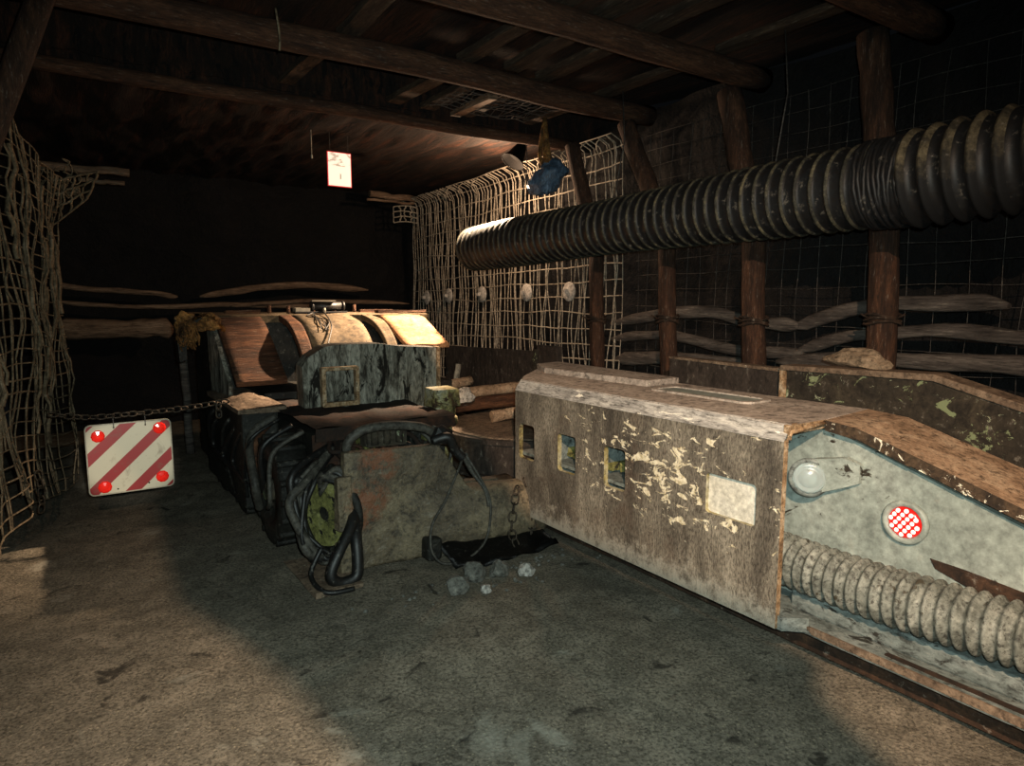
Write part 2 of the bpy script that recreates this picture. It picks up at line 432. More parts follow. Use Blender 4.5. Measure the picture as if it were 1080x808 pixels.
pn = {2.45: 'third from the duct side', 3.1: 'second from the duct side', 3.75: 'next to the duct side', 1.55: 'fourth from the duct side', 2.72: 'narrow board in the middle', .75: 'far on the left'}
for x, y0, y1 in ((2.45, 2.0, 4.15), (2.45, 4.25, 5.3), (3.1, 2.0, 4.15), (3.1, 4.25, 5.3), (3.75, 1.6, 3.05), (3.75, 3.15, 5.2),
                  (1.55, 3.0, 4.2), (1.55, 4.3, 5.3), (2.72, 2.6, 4.1), (2.72, 4.3, 5.3), (.75, 3.0, 4.15)):
    bm = B(); w = R(.05, .075); jx = R(-.06, .06)
    for k in range(1):
        def pl(u, v, s, x=x, y0=y0, y1=y1, w=w, jx=jx): return (x+jx*v+u*w+.01*nz(v*5, x), y0+v*(y1-y0), 3.195+.045*s+.01*nz(v*4, x, 3))
        ou = [(-1, i/10) for i in range(11)]+[(1, 1-i/10) for i in range(11)]
        prism(bm, ou, [], pl)
    where = 'before the middle beam' if y1 < 4.22 else 'behind the middle beam'
    obj('roof_plank', bm, 'plank', origin=(x, (y0+y1)/2, 3.2), label='lengthwise roof plank %s, %s' % (where, pn[x]), cat='plank', group='roof planks over the beams')
# bare bright plank stub behind the middle beam
bm = B(); box(bm, (2.86, 4.55, 3.13), (2.95, 5.15, 3.17), jit=.008)
obj('roof_plank', bm, 'slab', origin=(2.9, 4.85, 3.15), label='short bare light plank on the roof between middle and farthest beam', cat='plank', group='roof planks over the beams')

# posts along the right side
PT = [((3.98, 4.88, 2.98), (4.02, 4.5, 0), 'timber post behind the bright net, beside the hanging blue bag', .07),
      ((4.0, 4.2, 3.03), (4.05, 3.66, 0), 'timber post just right of the bright net, second of the four from the left', .075),
      ((4.0, 3.17, 3.03), (4.05, 2.86, 0), 'timber post in the middle of the dark right wall, third from the left', .085),
      ((4.0, 2.17, 3.1), (4.07, 1.98, 0), 'rightmost and nearest thick timber post behind the duct', .085)]
for i, (a, b, lab, r) in enumerate(PT):
    t = thing('timber_post', b, lab, 'post', 'posts along the right wall')
    bm = B(); a, b = Vector(a), Vector(b); kn = a.lerp(b, .34); kn.x = 4.0
    kn.y = b.y+.05
    log(bm, a+(a-kn)*0, kn+Vector((0, 0, .02)), r, 12, 10, .015, i*3+1)
    obj('upper_post', bm, 'wood', t)
    bm = B(); log(bm, kn, b, r*.95, 12, 10, .02, i*3+2)
    obj('lower_post', bm, 'wood', t)
    bm = B(); c = kn.lerp(b, .30)
    for k in range(3):
        pts = [c+Vector((math.cos(q)*(r+.012), math.sin(q)*(r+.012), .02*k+.012*math.sin(q*2+k))) for q in [2*PI*j/14 for j in range(14)]]
        tube(bm, pts, .009, 5, closed=True)
    for q in (0.3, 2.8, 4.4):
        tube(bm, [c+Vector((math.cos(q)*r, math.sin(q)*r, .02)), c+Vector((math.cos(q)*(r+.07), math.sin(q)*(r+.07), .05))], .006, 5)
    obj('tie_wire', bm, 'rustdark', t)
bm = B(); log(bm, (.03, 4.02, 3.03), (-1.08, 4.12, 0), .055, 12, 10, .02, 77)
obj('timber_brace', bm, 'wood', origin=(-.1, 4.5, 2.5), label='slanting dark timber brace at the top left corner above the tan net', cat='brace')
bm = B(); log(bm, (.98, 7.4, 1.2), (1.0, 7.4, 0), .03, 8, 8, .02, 78, squash=1.4)
obj('timber_prop', bm, 'slabgrey', origin=(.99, 7.4, 0), label='thin dark upright prop in the black gap behind the chain', cat='prop')

# split slabs on back and right walls
def slab(pts, h, dep, axis, label, group, mat):
    P = spline(pts, 6); bm = B(); n = len(P); sd = R(0, 50)
    rings = []
    for i, p in enumerate(P):
        t = i/(n-1); e = min(1, 6*t+.35, 6*(1-t)+.35)
        hh = h*e*(1+.35*nz(t*6, sd)); off = Vector((0, 0, .02*nz(t*5, sd+9)))
        q = []
        for a in range(8):
            an = 2*PI*a/8
            z = math.cos(an)*hh/2; d = math.sin(an)*dep/2
            q.append(bm.verts.new(p+off+(Vector((0, d, z)) if axis == 'y' else Vector((d, 0, z)))))
        rings.append(q)
    for i in range(n-1):
        for k in range(8):
            f = bm.faces.new((rings[i][k], rings[i][(k+1) % 8], rings[i+1][(k+1) % 8], rings[i+1][k])); f.smooth = True
    bm.faces.new(rings[0]); bm.faces.new(rings[-1]); bmesh.ops.recalc_face_normals(bm, faces=bm.faces)
    obj('wood_slab', bm, mat, origin=P[0], label=label, cat='wooden slab', group=group)
gb = 'split slabs on the back wall'
slab([(-.1, 9.2, 1.75), (.4, 9.2, 1.70), (.9, 9.2, 1.66), (1.2, 9.2, 1.63)], .07, .06, 'y', 'uppermost short split slab on the back wall, left of the hood', gb, 'slab')
slab([(-.1, 9.15, 1.57), (.7, 9.15, 1.49), (1.7, 9.15, 1.52), (3.0, 9.15, 1.50)], .06, .06, 'y', 'long thin split slab low on the back wall, touching the hood top', gb, 'slab')
slab([(-.1, 9.12, 1.26), (.4, 9.12, 1.23), (.85, 9.12, 1.24), (1.12, 9.12, 1.22)], .22, .08, 'y', 'broad thick slab on the back wall above the black gap', gb, 'slab')
slab([(1.45, 9.2, 1.63), (2.1, 9.2, 1.73), (2.8, 9.2, 1.79), (3.7, 9.2, 1.74)], .09, .06, 'y', 'uppermost wavy pale slab on the back wall behind the hood', gb, 'slab')
slab([(1.8, 9.1, 1.5), (2.5, 9.1, 1.56), (3.3, 9.1, 1.57), (4.3, 9.1, 1.53)], .055, .06, 'y', 'narrow slab on the back wall just above the hood lamp', gb, 'slab')
gr = 'split slabs on the right wall'
ro = [([(4.35, 4.7, 1.35), (4.35, 4.1, 1.44), (4.35, 3.6, 1.47), (4.35, 3.1, 1.40), (4.35, 2.75, 1.38)], .10, 'topmost grey slab on the dark right wall, between second and third posts'),
      ([(4.36, 2.8, 1.38), (4.36, 2.4, 1.50), (4.36, 1.95, 1.55), (4.36, 1.5, 1.53)], .10, 'topmost grey slab on the dark right wall, beside the rightmost post'),
      ([(4.34, 4.7, 1.20), (4.34, 4.0, 1.27), (4.34, 3.3, 1.18), (4.34, 2.7, 1.2)], .09, 'second slab down on the right wall, left of the third post'),
      ([(4.34, 2.75, 1.22), (4.34, 2.3, 1.33), (4.34, 1.8, 1.38), (4.34, 1.1, 1.30)], .08, 'second slab down on the right wall, running behind the rightmost post'),
      ([(4.33, 4.6, 1.02), (4.33, 3.8, 1.06), (4.33, 3.0, 1.05)], .12, 'low slab on the right wall, just above the far plate end'),
      ([(4.33, 2.9, 1.12), (4.33, 2.2, 1.18), (4.33, 1.5, 1.2), (4.33, .9, 1.14)], .11, 'low slab on the right wall, just above the tan stone')]
for p, h, l in ro: slab(p, h, .06, 'x', l, gr, 'slabgrey')

# broken lintel timbers in the upper back corners
t = thing('roof_bar', (.5, 7.2, 2.74), 'splintered wooden bar at the top of the left tan net', 'bar', 'splintered bars at the back roof corners')
bm = B()
for k, (z, y) in enumerate(((2.74, 7.2), (2.65, 7.25))):
    log(bm, (-.15+k*.35, y, z), (.6-.04*k, y, z), .024-.010*k, 8, 14, .05, 40+k, squash=1.5)
obj('splintered_wood', bm, 'slab', t)
t = thing('roof_bar', (3.8, 8.7, 3.0), 'pale splintered bar at the far right roof corner beside the net', 'bar', 'splintered bars at the back roof corners')
bm = B()
log(bm, (3.56, 8.7, 3.02), (4.25, 8.7, 3.0), .045, 8, 14, .03, 50); log(bm, (3.5, 8.65, 2.93), (4.2, 8.65, 2.93), .018, 6, 14, .03, 51)
obj('splintered_wood', bm, 'slab', t)

# ================================================================== NETS
def net(bm, f, nu, nv, r, jit, skip=.06, dup=.35, seg=4):
    """strands over a surface f(u,v); u runs across (upright strands), v up"""
    for i in range(nu+1):
        for d in range(2 if random.random() < dup else 1):
            u0 = i/nu+R(-.25, .25)/nu+d*.22/nu; ph = R(0, 60)
            v0 = 0 if random.random() > skip else R(0, .3); pts = []
            k = 26
            for j in range(k+1):
                v = v0+(1-v0)*j/k
                pts.append(f(min(1, max(0, u0+jit*nz(v*5, ph)/nu)), v))
            tube(bm, pts, r*R(.8, 1.2), seg, caps=False)
    for j in range(nv+1):
        pts = []; ph = R(0, 60)
        v0 = j/nv
        for i in range(nu*2+1):
            u = i/(nu*2); pts.append(f(u, min(1, max(0, v0+.25*nz(u*6, ph)/nv+.04/nv*nz(u*40, ph)))))
        tube(bm, pts, r*R(.9, 1.3), seg, caps=False)

def fr(u, v):     # bright net on the right rib; top edge curls in under the roof
    y = 9.0-u*4.45; x = 4.32+.05*nz(y*1.5, v*3, 1)
    z = .35+v*2.72
    if v > .95: x -= (v-.95)*3.2; z = .35+.95*2.72+(v-.95)*1.3
    z += .05*u
    return (x, y, z)
bm = B(); net(bm, lambda u, v: (2.62+.95*u, 4.32+.75*v, 3.165+.03*nz(u*5, v*5)), 14, 9, .004, .8, skip=.5, dup=.2)
obj('wire_mesh', bm, 'slabgrey', origin=(3.1, 4.7, 3.16), label='patch of pale wire mesh on the roof between the planks, before the boarded ceiling', cat='mesh')
t = thing('wire_net', (4.3, 6.8, .3), 'pale lit strap net hung on the right wall behind the duct end', 'net')
bm = B(); net(bm, fr, 52, 18, .006, .9, dup=.45)
for k in range(10):       # bulging loops at the top edge
    u = R(.2, .95); a = Vector(fr(u, .93))
    tube(bm, [a+Vector((-.12*math.sin(q)-.02, R(-.02, .02)+.05*math.cos(q*1.3), .1*math.sin(q*.5)*1.6-.03)) for q in [PI*j/8 for j in range(9)]], .006, 4)
obj('strands', bm, 'net', t)
for y, z in ((8.5, 1.62), (7.85, 1.64), (7.0, 1.65), (6.05, 1.66), (5.3, 1.66)):
    bm = B(); bmesh.ops.create_uvsphere(bm, u_segments=14, v_segments=8, radius=1, matrix=Matrix.Translation((4.30, y, z)) @ Matrix.Diagonal((.03, .10, .10, 1)))
    box(bm, (4.23, y-.02, z-.02), (4.3, y+.02, z+.02))
    obj('anchor_plate', bm, 'whitestone', t)
bm = B()
net(bm, lambda u, v: (3.93+.35*u, 8.75-.03*u, 2.66+.22*v-.05*u+.06*math.sin(u*2)), 4, 3, .009, .4, 0, 0)
obj('torn_flap', bm, 'net', t)

def fd(u, v):
    y = 4.45-u*4.2; return (4.40+.02*nz(y*2, v*3), y, .02+v*3.0)
bm = B(); net(bm, fd, 28, 22, .003, .25, dup=.0)
obj('wire_mesh', bm, 'wire', origin=(4.42, 2.4, .8), label='dark thin welded wire mesh on the black right wall behind the posts', cat='mesh')

def fl(u, v):     # tan net bulging off the left rib corner
    s = u*2.6; y = 4.35+s*.95; x = -.42+.17*s+.10*nz(y*2.3, v*3.0, 2)+.03*nz(y*7, v*8, 5)
    z = .12+v*2.55+.1*math.sin(s*2)
    if v > .85 and s > 1.2: x += (v-.85)*.3*(s-1.2)
    return (x, y, z)
t = thing('sack_net', (-.2, 5.4, .1), 'ragged tan strip net hanging over the left rock corner', 'net')
bm = B(); net(bm, fl, 24, 27, .0055, .5, skip=.25, dup=.4)
for k in range(26):
    u = R(0, 1); v0 = R(.1, .7); ph = R(0, 40)
    pts = [Vector(fl(min(1, max(0, u+.03*nz(j*.4, ph))), v0+.28*j/10))+Vector((.03*nz(j*.5, ph, 3)+.02, 0, 0)) for j in range(11)]
    tube(bm, pts, R(.003, .008), 4, caps=False, squash=2.2)
obj('strands', bm, 'sack', t)
bm = B()
net(bm, lambda u, v: (-.02+.36*u-.1*(1-v)*u, 6.75, 2.30+.24*v+.12*u-.12*(1-u)*(1-v)), 4, 3, .009, .4, 0, 0)
obj('torn_flap', bm, 'sack', t)
bm = B()
for k in range(26):
    p = [(-.12+.3*R(-.4, 1), 6.9+R(-.15, .15), 2.62+R(-.1, .1))]
    for j in range(5): p.append((p[-1][0]+R(-.06, .06), p[-1][1]+R(-.05, .05), p[-1][2]+R(-.07, .04)))
    tube(bm, spline(p, 3), .006, 4)
obj('tangle', bm, 'sack', t)

# ================================================================== VENTILATION DUCT
t = thing('ventilation_duct', (3.6, 3.5, 2.1), 'large black ribbed ventilation duct strung along the right wall', 'duct')
def ribbed(path, r, pitch, amp, wid, seg=40, sub=8, thr=.72):
    """returns pts, radii, rib flags along a polyline given as spline points"""
    P = spline(path, 30); L = [0]
    for a, b in zip(P, P[1:]): L.append(L[-1]+(b-a).length)
    tot = L[-1]; n = int(tot/pitch*sub); pts = []; rr = []; fl = []; i = 0
    for k in range(n+1):
        s = tot*k/n
        while i < len(L)-2 and L[i+1] < s: i += 1
        q = (s-L[i])/max(1e-6, L[i+1]-L[i]); pts.append(P[i].lerp(P[i+1], q))
        ph = (s/pitch) % 1
        e = math.exp(-((ph-.5)/wid)**2)
        rr.append(r(s/tot)+amp*e-amp*.5*math.sin(PI*((ph+.5) % 1))*.6); fl.append(e > thr)
    return pts, rr, fl
bm = B()
pts, rr, fl_ = ribbed([(3.6, 6.05, 2.10), (3.6, 5.0, 2.12), (3.6, 3.2, 2.15), (3.61, 1.86, 2.165)], lambda q: .208+.008*math.sin(q*9), .088, .016, .10, sub=12, thr=.5)
tube(bm, pts, rr, 44, caps=False, mif=lambda i: 1 if fl_[i] else 0)
lathe(bm, pts[0]-Vector((0, .6, 0)), (0, 1, 0), [(0, .12), (.6, .2)], 36, cap1=False)
obj('duct_section', bm, ['duct', 'rib'], t)
bm = B()
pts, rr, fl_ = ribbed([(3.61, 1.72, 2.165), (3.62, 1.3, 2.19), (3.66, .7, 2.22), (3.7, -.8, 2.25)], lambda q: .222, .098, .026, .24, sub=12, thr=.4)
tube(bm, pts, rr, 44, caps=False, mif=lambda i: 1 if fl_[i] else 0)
o = obj('duct_section', bm, ['duct', 'dirtyrib_toplit'], t); o['label'] = 'nearer duct section with mud caked ribs'
bm = B()
for k in range(9):
    y = 1.70+.025*k; c = Vector((3.61, y, 2.165)); tl = R(-.03, .03)
    ps = [c+Vector((math.cos(q)*(.222+.008*R(-1, 1)), tl*math.sin(q)+.01*math.cos(q), math.sin(q)*.225)) for q in [2*PI*j/36 for j in range(36)]]
    tube(bm, ps, .012, 6, closed=True)
tube(bm, [(3.61, 1.68, 2.165), (3.61, 1.92, 2.165)], .218, 40, caps=False)
obj('joint_wrap', bm, 'duct', t)
for y in (5.2, 3.9, 2.5):
    bm = B(); tube(bm, [(3.6, y, 2.33), (3.7, y, 2.8), (3.72, y+.05, 3.18)], .005, 5); obj('hanger', bm, 'wire', t)

# ================================================================== BAG + ROOF LAMP ABOVE THE DUCT END
bm = B()
g = bmesh.ops.create_uvsphere(bm, u_segments=28, v_segments=20, radius=1)
for v in g['verts']:
    d = v.co.copy(); k = 1+.25*nz(d.x*2, d.y*2, d.z*2)+.22*nz(d.x*5, d.y*7, d.z*3)
    taper = 1-.45*max(0, d.z)
    q = d.x*.83-d.y*.56; v.co = Vector((3.68+d.x*.165*k*taper, 4.86+d.y*.17*k*taper, 2.67+d.z*.15*k+.06*q))
for f in bm.faces: f.smooth = True
obj_bag = thing('plastic_bag', (3.68, 4.86, 2.5), 'crumpled blue plastic bag hanging by the post above the duct', 'bag')
obj('bag_body', bm, 'bag', obj_bag)
bm = B()
for k in range(7):
    a = R(0, 6.28); p = Vector((3.68+.05*math.cos(a), 4.86+.06*math.sin(a), 2.78))
    tube(bm, spline([p, p.lerp(Vector((3.68, 4.88, 2.95)), .6)+Vector((R(-.04, .04), R(-.04, .04), 0)), (3.68, 4.9, 3.18)], 5), R(.006, .014), 5, squash=2)
o = obj('tie_strings', bm, 'rag', obj_bag); o['label'] = 'yellowish tied cords above the blue bag'
t = thing('work_lamp', (3.86, 5.62, 2.98), 'dark cased lamp under the roof just above the blue bag', 'lamp')
bm = B(); a = Vector((3.86, 5.62, 3.0)); d = Vector((-.85, .0, -1.25)).normalized()
pr_ = [(-.14, .02), (-.14, .05), (-.05, .075), (.0, .085), (.07, .12), (.075, .125), (.065, .115), (0, .075)]
lathe(bm, a, d, pr_, 24)
obj('housing', bm, 'lampblack', t)
bm = B(); tube(bm, [a-d*.1, a-d*.1+Vector((.05, 0, .1)), (3.92, 5.6, 3.16)], .012, 6)
obj('bracket', bm, 'steelblack', t)

# ================================================================== CONVEYOR BOOM (right foreground)
BO = Vector((2.4, 2.5, 0))
boom = thing('conveyor_boom', BO, 'dust covered steel conveyor boom with square windows and red lamp, in front right', 'conveyor')
yend = 1.56
holes = [rrect(y0, .55, y1, .775, .022) for y0, y1 in ((3.29, 3.455), (2.885, 3.05), (2.475, 2.64))]+[rrect(1.68, .59, 1.945, .775, .018)]
bm = B()
def pp(u, v, s): return (2.4+.03*s, u, v)
out = [(yend, .18), (yend, .99), (3.5, .99), (3.5, .18)]
prism(bm, out, holes, pp, 0, 1)
for f in bm.faces:      # cut end of the plate and window rims: bare pale edge
    c = f.calc_center_median()
    if abs(f.normal.y) > .9 and c.y < yend+.01: f.material_index = 2
o = obj('side_plate', bm, ['plate', 'cream', 'rustedge'], boom); o['label'] = 'brown plate with four windows and cream paint flakes'
bm = B()      # backing of the blind fourth window
prism(bm, rrect(1.66, .57, 1.965, .79, .02), [], lambda u, v, s: (2.421+.012*s, u, v))
s_ = grime('cream_panel', [(.3, 'c4c1b0'), (.45, 'd9d6c7'), (.7, 'e6e4d8')], 5, pit=.15, fine=40, bump=.3, bdist=.004, spots=[('4f4836', 5, .66)])
o = obj('blind_panel', bm, s_, boom); o['label'] = 'cream painted blind window panel'
# inner skin, seen through the windows and as the lamp panel at the cut end
bm = B()
pan = [(3.45, .2), (3.45, 1.0), (1.62, 1.0), (1.5, .99), (.8, .76), (.2, .58), (.2, .34), (1.5, .3), (1.62, .2)]
prism(bm, pan, [], lambda u, v, s: (2.72+.03*s, u, v))
o = obj('lamp_panel', bm, 'teal', boom); o['label'] = 'grey-green painted panel carrying the lamps'
bm = B()      # rusty band low on the panel
prism(bm, [(1.12, .565), (1.0, .56), (.6, .52), (.2, .47), (.2, .36), (.8, .44), (1.1, .53)], [], lambda u, v, s: (2.716+.004*s, u, v))
obj('rust_band', bm, 'rustdark', boom)
bm = B()      # gusset ribs behind the windows
for y in (2.15, 2.75, 3.15): box(bm, (2.43, y, .2), (2.72, y+.02, 1.0))
box(bm, (2.43, 1.58, .19), (2.72, 3.5, .215)); box(bm, (2.44, 2.4, .56), (2.6, 3.5, .58))
obj('inner_rib', bm, 'tealdirty', boom)
for k in range(9):
    bm = B(); y = R(2.45, 3.45); box(bm, (R(2.5, 2.65), y, .6), (R(2.66, 2.7), y+R(.01, .05), R(.62, .72)), jit=.006)
    obj('inner_fitting', bm, 'yellow', boom)
# top
bm = B()
top = [(2.44, yend), (2.44, 3.49), (2.58, 3.66), (2.96, 4.02), (3.2, 4.1), (3.12, 1.6), (2.69, yend)]
def tp(u, v, s): return (u, v, 1.05-.035*s)
prism(bm, [(p[0], p[1]) for p in top], [], tp)
obj('top_plate', bm, 'top', boom)
bm = B()      # worn chamfer along the near top edge and round the corner
ed = [(yend, 2.397, 2.445), (2.2, 2.397, 2.445), (2.9, 2.397, 2.445), (3.5, 2.397, 2.445)]
for (y0, a0, b0), (y1, a1, b1) in zip(ed, ed[1:]):
    V = [bm.verts.new(p) for p in ((a0, y0, .985), (a1, y1, .985), (b1, y1, 1.052), (b0, y0, 1.052), (b0, y0, .985), (b1, y1, .985))]
    for q in ((0, 1, 2, 3), (0, 4, 5, 1), (3, 2, 5, 4)): bm.faces.new([V[i] for i in q])
V = [bm.verts.new(p) for p in ((2.397, 3.5, .985), (2.55, 3.70, .985), (2.58, 3.665, 1.052), (2.445, 3.5, 1.052))]; bm.faces.new(V)
bmesh.ops.recalc_face_normals(bm, faces=bm.faces)
o = obj('edge_trim', bm, 'edge', boom); o['label'] = 'pale worn top edge'
bm = B()
box(bm, (2.42, yend-.004, 1.012), (2.69, yend+.02, 1.05), jit=.002)
tube(bm, [(2.43, yend, .99), (2.44, yend, 1.02), (2.69, yend-.004, 1.035)], .011, 8)
o = obj('end_lip', bm, 'rustedge', boom); o['label'] = 'orange rusted end lip'
bm = B()
prism(bm, [(2.86, 2.78), (2.82, 3.75), (2.97, 4.04), (3.21, 4.08), (3.14, 2.78)], [], lambda u, v, s: (u, v, 1.088-.04*s))
obj('cover_slab', bm, 'top', boom, bevel=.008)
bm = B()
prism(bm, rrect(2.76, 2.0, 2.98, 2.68, .05), [rrect(2.785, 2.03, 2.955, 2.65, .04)], lambda u, v, s: (u, v, 1.060-.012*s))
prism(bm, rrect(2.78, 2.03, 2.96, 2.65, .04), [], lambda u, v, s: (u, v, 1.0535-.004*s), 1)
o = obj('access_slot', bm, ['top', 'teal'], boom); o['label'] = 'pale green recessed slot on the top'
# sloping top strip at the cut end
bm = B()
def sl(u, v, s):
    if v > 1.42: z = 1.05-max(0, (1.56-v))*.1
    else: z = 1.036-(1.42-v)*.32
    return (u, v, z-.03*s)
ou = [(2.68, 1.6), (2.68, 1.42), (2.68, 1.0), (2.68, .6), (2.68, .15), (3.12, .15), (3.12, .6), (3.12, 1.0), (3.12, 1.42), (3.12, 1.6)]
prism(bm, ou, [], sl)
for f in bm.faces:
    if f.normal.x < -.8: f.material_index = 1
o = obj('sloping_strip', bm, ['slope', 'chipedge'], boom); o['label'] = 'dusty sloping top strip with chipped paint edge'
bm = B()      # chipped paint lip under the strip
ps = [(2.677, 1.55), (2.677, 1.42), (2.677, 1.2), (2.677, 1.0), (2.677, .6), (2.677, .15)]
for (x0, y0), (x1, y1) in zip(ps, ps[1:]):
    a = sl(0, y0, 0)[2]; b = sl(0, y1, 0)[2]
    V = [bm.verts.new(q) for q in ((x0, y0, a), (x1, y1, b), (x1, y1, b-.05), (x0, y0, a-.045), (x0+.02, y0, a-.045), (x1+.02, y1, b-.05))]
    bm.faces.new((V[0], V[1], V[2], V[3])); bm.faces.new((V[3], V[2], V[5], V[4]))
obj('strip_lip', bm, 'chipedge', boom)
# ledge
bm = B()
prism(bm, [(2.44, 1.56), (2.5, 1.49), (2.5, .1), (2.78, .1), (2.78, 1.6), (2.44, 1.6)], [], lambda u, v, s: (u, v, .2-.04*s))
obj('ledge', bm, 'tealdirty', boom, bevel=.006)
bm = B()
prism(bm, [(.1, .172), (1.45, .172), (1.49, .201), (.1, .201)], [], lambda u, v, s: (2.494+.012*s, u, v))
obj('ledge_edge', bm, 'flange', boom)
bm = B()
box(bm, (2.60, .1, .2), (2.78, 1.62, .285)); obj('hose_step', bm, 'tealdirty', boom, bevel=.01)
bm = B()
prism(bm, [(2.415, yend), (2.415, yend-.02), (2.5, 1.47), (2.5, yend+.02)], [], lambda u, v, s: (u, v, .235-.06*s))
obj('corner_gusset', bm, 'tealdirty', boom)
bm = B()
prism(bm, rrect(2.53, .62, 2.562, 1.18, .012), [], lambda u, v, s: (u, v, .2015-.004*s))
prism(bm, rrect(2.54, .2, 2.556, .5, .008), [], lambda u, v, s: (u, v, .2015-.004*s))
obj('ledge_slot', bm, 'rustdark', boom)
# red LED lamp in a clear round lens
lp = Vector((2.72, 1.215, .685))
bm = B()
prof = [(0, .085), (.018, .088), (.026, .082), (.026, .068), (.012, .062)]
lathe(bm, lp, (-1, 0, 0), prof, 40, cap0=False, cap1=False)
rl = obj('round_lamp', bm, 'teal', boom); rl['label'] = 'red LED lamp in round clear rim'
bm = B(); lathe(bm, lp, (-1, 0, 0), [(.0, .062), (.02, .060), (.026, .045)], 40)
obj('red_lens', bm, 'redlens', rl)
bm = B()
for i in range(-3, 4):
    for j in range(-3, 4):
        if (i+j) % 2 == 0 and i*i+j*j <= 10:
            bmesh.ops.create_uvsphere(bm, u_segments=8, v_segments=6, radius=.0092, matrix=Matrix.Translation(lp+Vector((-.024, i*.0155+.003*j, j*.0155-.002*i))))
obj('led', bm, 'led', rl)
# glass headlamp beside the plate end
hd = Vector((2.66, 1.60, .79)); d = Vector((-.86, -.5, .05)).normalized()
bm = B()
prof = [(-.12, .05), (-.05, .075), (.0, .085), (.02, .085), (.022, .07), (.0, .06)]
lathe(bm, hd, d, prof, 32)
hl = obj('headlamp', bm, 'tealdirty', boom); hl['label'] = 'round clear glass headlamp in grey housing'
bm = B()
prof = [(.016, .069), (.028, .066), (.034, .052), (.030, .046), (.036, .040), (.040, .02), (.041, .004)]
lathe(bm, hd, d, prof, 32)
obj('glass', bm, 'glass', hl)
bm = B()
prism(bm, [(1.60, .71), (1.60, .87), (1.46, .90), (1.40, .88), (1.40, .80), (1.46, .77)], [], lambda u, v, s: (2.655+.07*s+max(0, 1.55-u)*.25*(1-s), u, v))
obj('bracket', bm, 'teal', hl)
# trough bottom, underside and far wall
bm = B(); box(bm, (2.78, .1, .42), (3.5, 3.5, .46)); box(bm, (3.06, 1.6, .25), (3.09, 3.52, 1.01)); obj('trough', bm, 'brownplate', boom)
bm = B(); prism(bm, [(2.62, .2), (2.62, 3.45), (3.4, 3.45), (3.4, .2)], [], lambda u, v, s: (u, v, .03+.17*s)); obj('underframe', bm, 'rustdark', boom)
bm = B(); prism(bm, [(2.34, .5), (3.28, .5), (3.28, 1.15), (2.34, 1.13)], [], lambda u, v, s: (3.6+.04*s, u, v))
o = obj('far_plate', bm, 'brownplate', boom); o['label'] = 'plain dark brown far side plate'
bm = B(); prism(bm, [(2.34, 1.15), (2.34, 1.13), (3.28, 1.15), (3.28, 1.165)], [], lambda u, v, s: (3.59+.08*s, u, v)); obj('far_flange', bm, 'flange', boom)
bm = B(); prism(bm, [(2.32, .45), (2.32, 1.15), (1.5, 1.165), (1.12, 1.06), (.3, .8), (.3, .45)], [], lambda u, v, s: (3.53+.04*s, u, v))
for f in bm.faces:
    if f.normal.y > .9: f.material_index = 1
o = obj('far_plate', bm, ['greenplate', 'rustedge'], boom); o['label'] = 'far side plate with flaking green paint'
bm = B()
prism(bm, [(2.34, 1.15), (1.5, 1.165), (1.12, 1.06), (.3, .80), (.3, .835), (1.11, 1.095), (1.5, 1.20), (2.34, 1.18)], [], lambda u, v, s: (3.515+.15*s, u, v))
obj('far_flange', bm, 'flange', boom, bevel=.005)
bm = B(); box(bm, (3.42, .3, .78), (3.53, 1.75, .81), jit=.004); obj('far_ledge', bm, 'flange', boom)
bm = B(); box(bm, (3.525, 2.3, .5), (3.62, 2.345, 1.16)); obj('end_bar', bm, 'rustedge', boom)

# corrugated hose lying on the ledge
bm = B()
pts, rr, _ = ribbed([(2.635, 1.9, .42), (2.62, 1.66, .405), (2.6, 1.25, .41), (2.595, .8, .435), (2.6, .2, .45)], lambda q: .100, .047, .017, .3, sub=8)
tube(bm, pts, rr, 32)
obj('corrugated_hose', bm, 'hose', origin=(2.6, 1.2, .29), label='thick grey corrugated hose lying along the boom ledge below the red lamp', cat='hose')
# stone on far wall
bm = B(); rock(bm, (3.66, 1.95, 1.235), (.07, .17, .06), 5, 3, .6)
for f in bm.faces: f.smooth = False
obj('loose_stone', bm, 'tanstone', origin=(3.66, 1.95, 1.2), label='flat tan stone lying on the far side plate of the boom', cat='stone')

# ================================================================== MINING MACHINE
MO = Vector((1.9, 5.0, 0))
mm = thing('mining_machine', MO, 'old rusty underground mining machine with sloping hood, parked behind the boom', 'machine')
bm = B()
box(bm, (1.22, 3.95, .1), (2.12, 5.9, .74)); box(bm, (1.25, 5.25, .1), (2.9, 5.95, .85)); box(bm, (1.06, 5.95, .1), (2.95, 7.1, 1.38)); box(bm, (1.3, 3.75, .06), (2.3, 4.0, .3))
obj('chassis', bm, 'machine', mm)
bm = B()
def dk(u, v): return (1.2+.95*u, 3.85+1.6*v, .80+.02*nz(u*5, v*5)+.012*nz(u*15, v*15))
grid(bm, dk, 16, 18)
box(bm, (1.2, 3.84, .72), (2.14, 3.87, .80), jit=.004)
obj('deck', bm, 'rusty', mm)
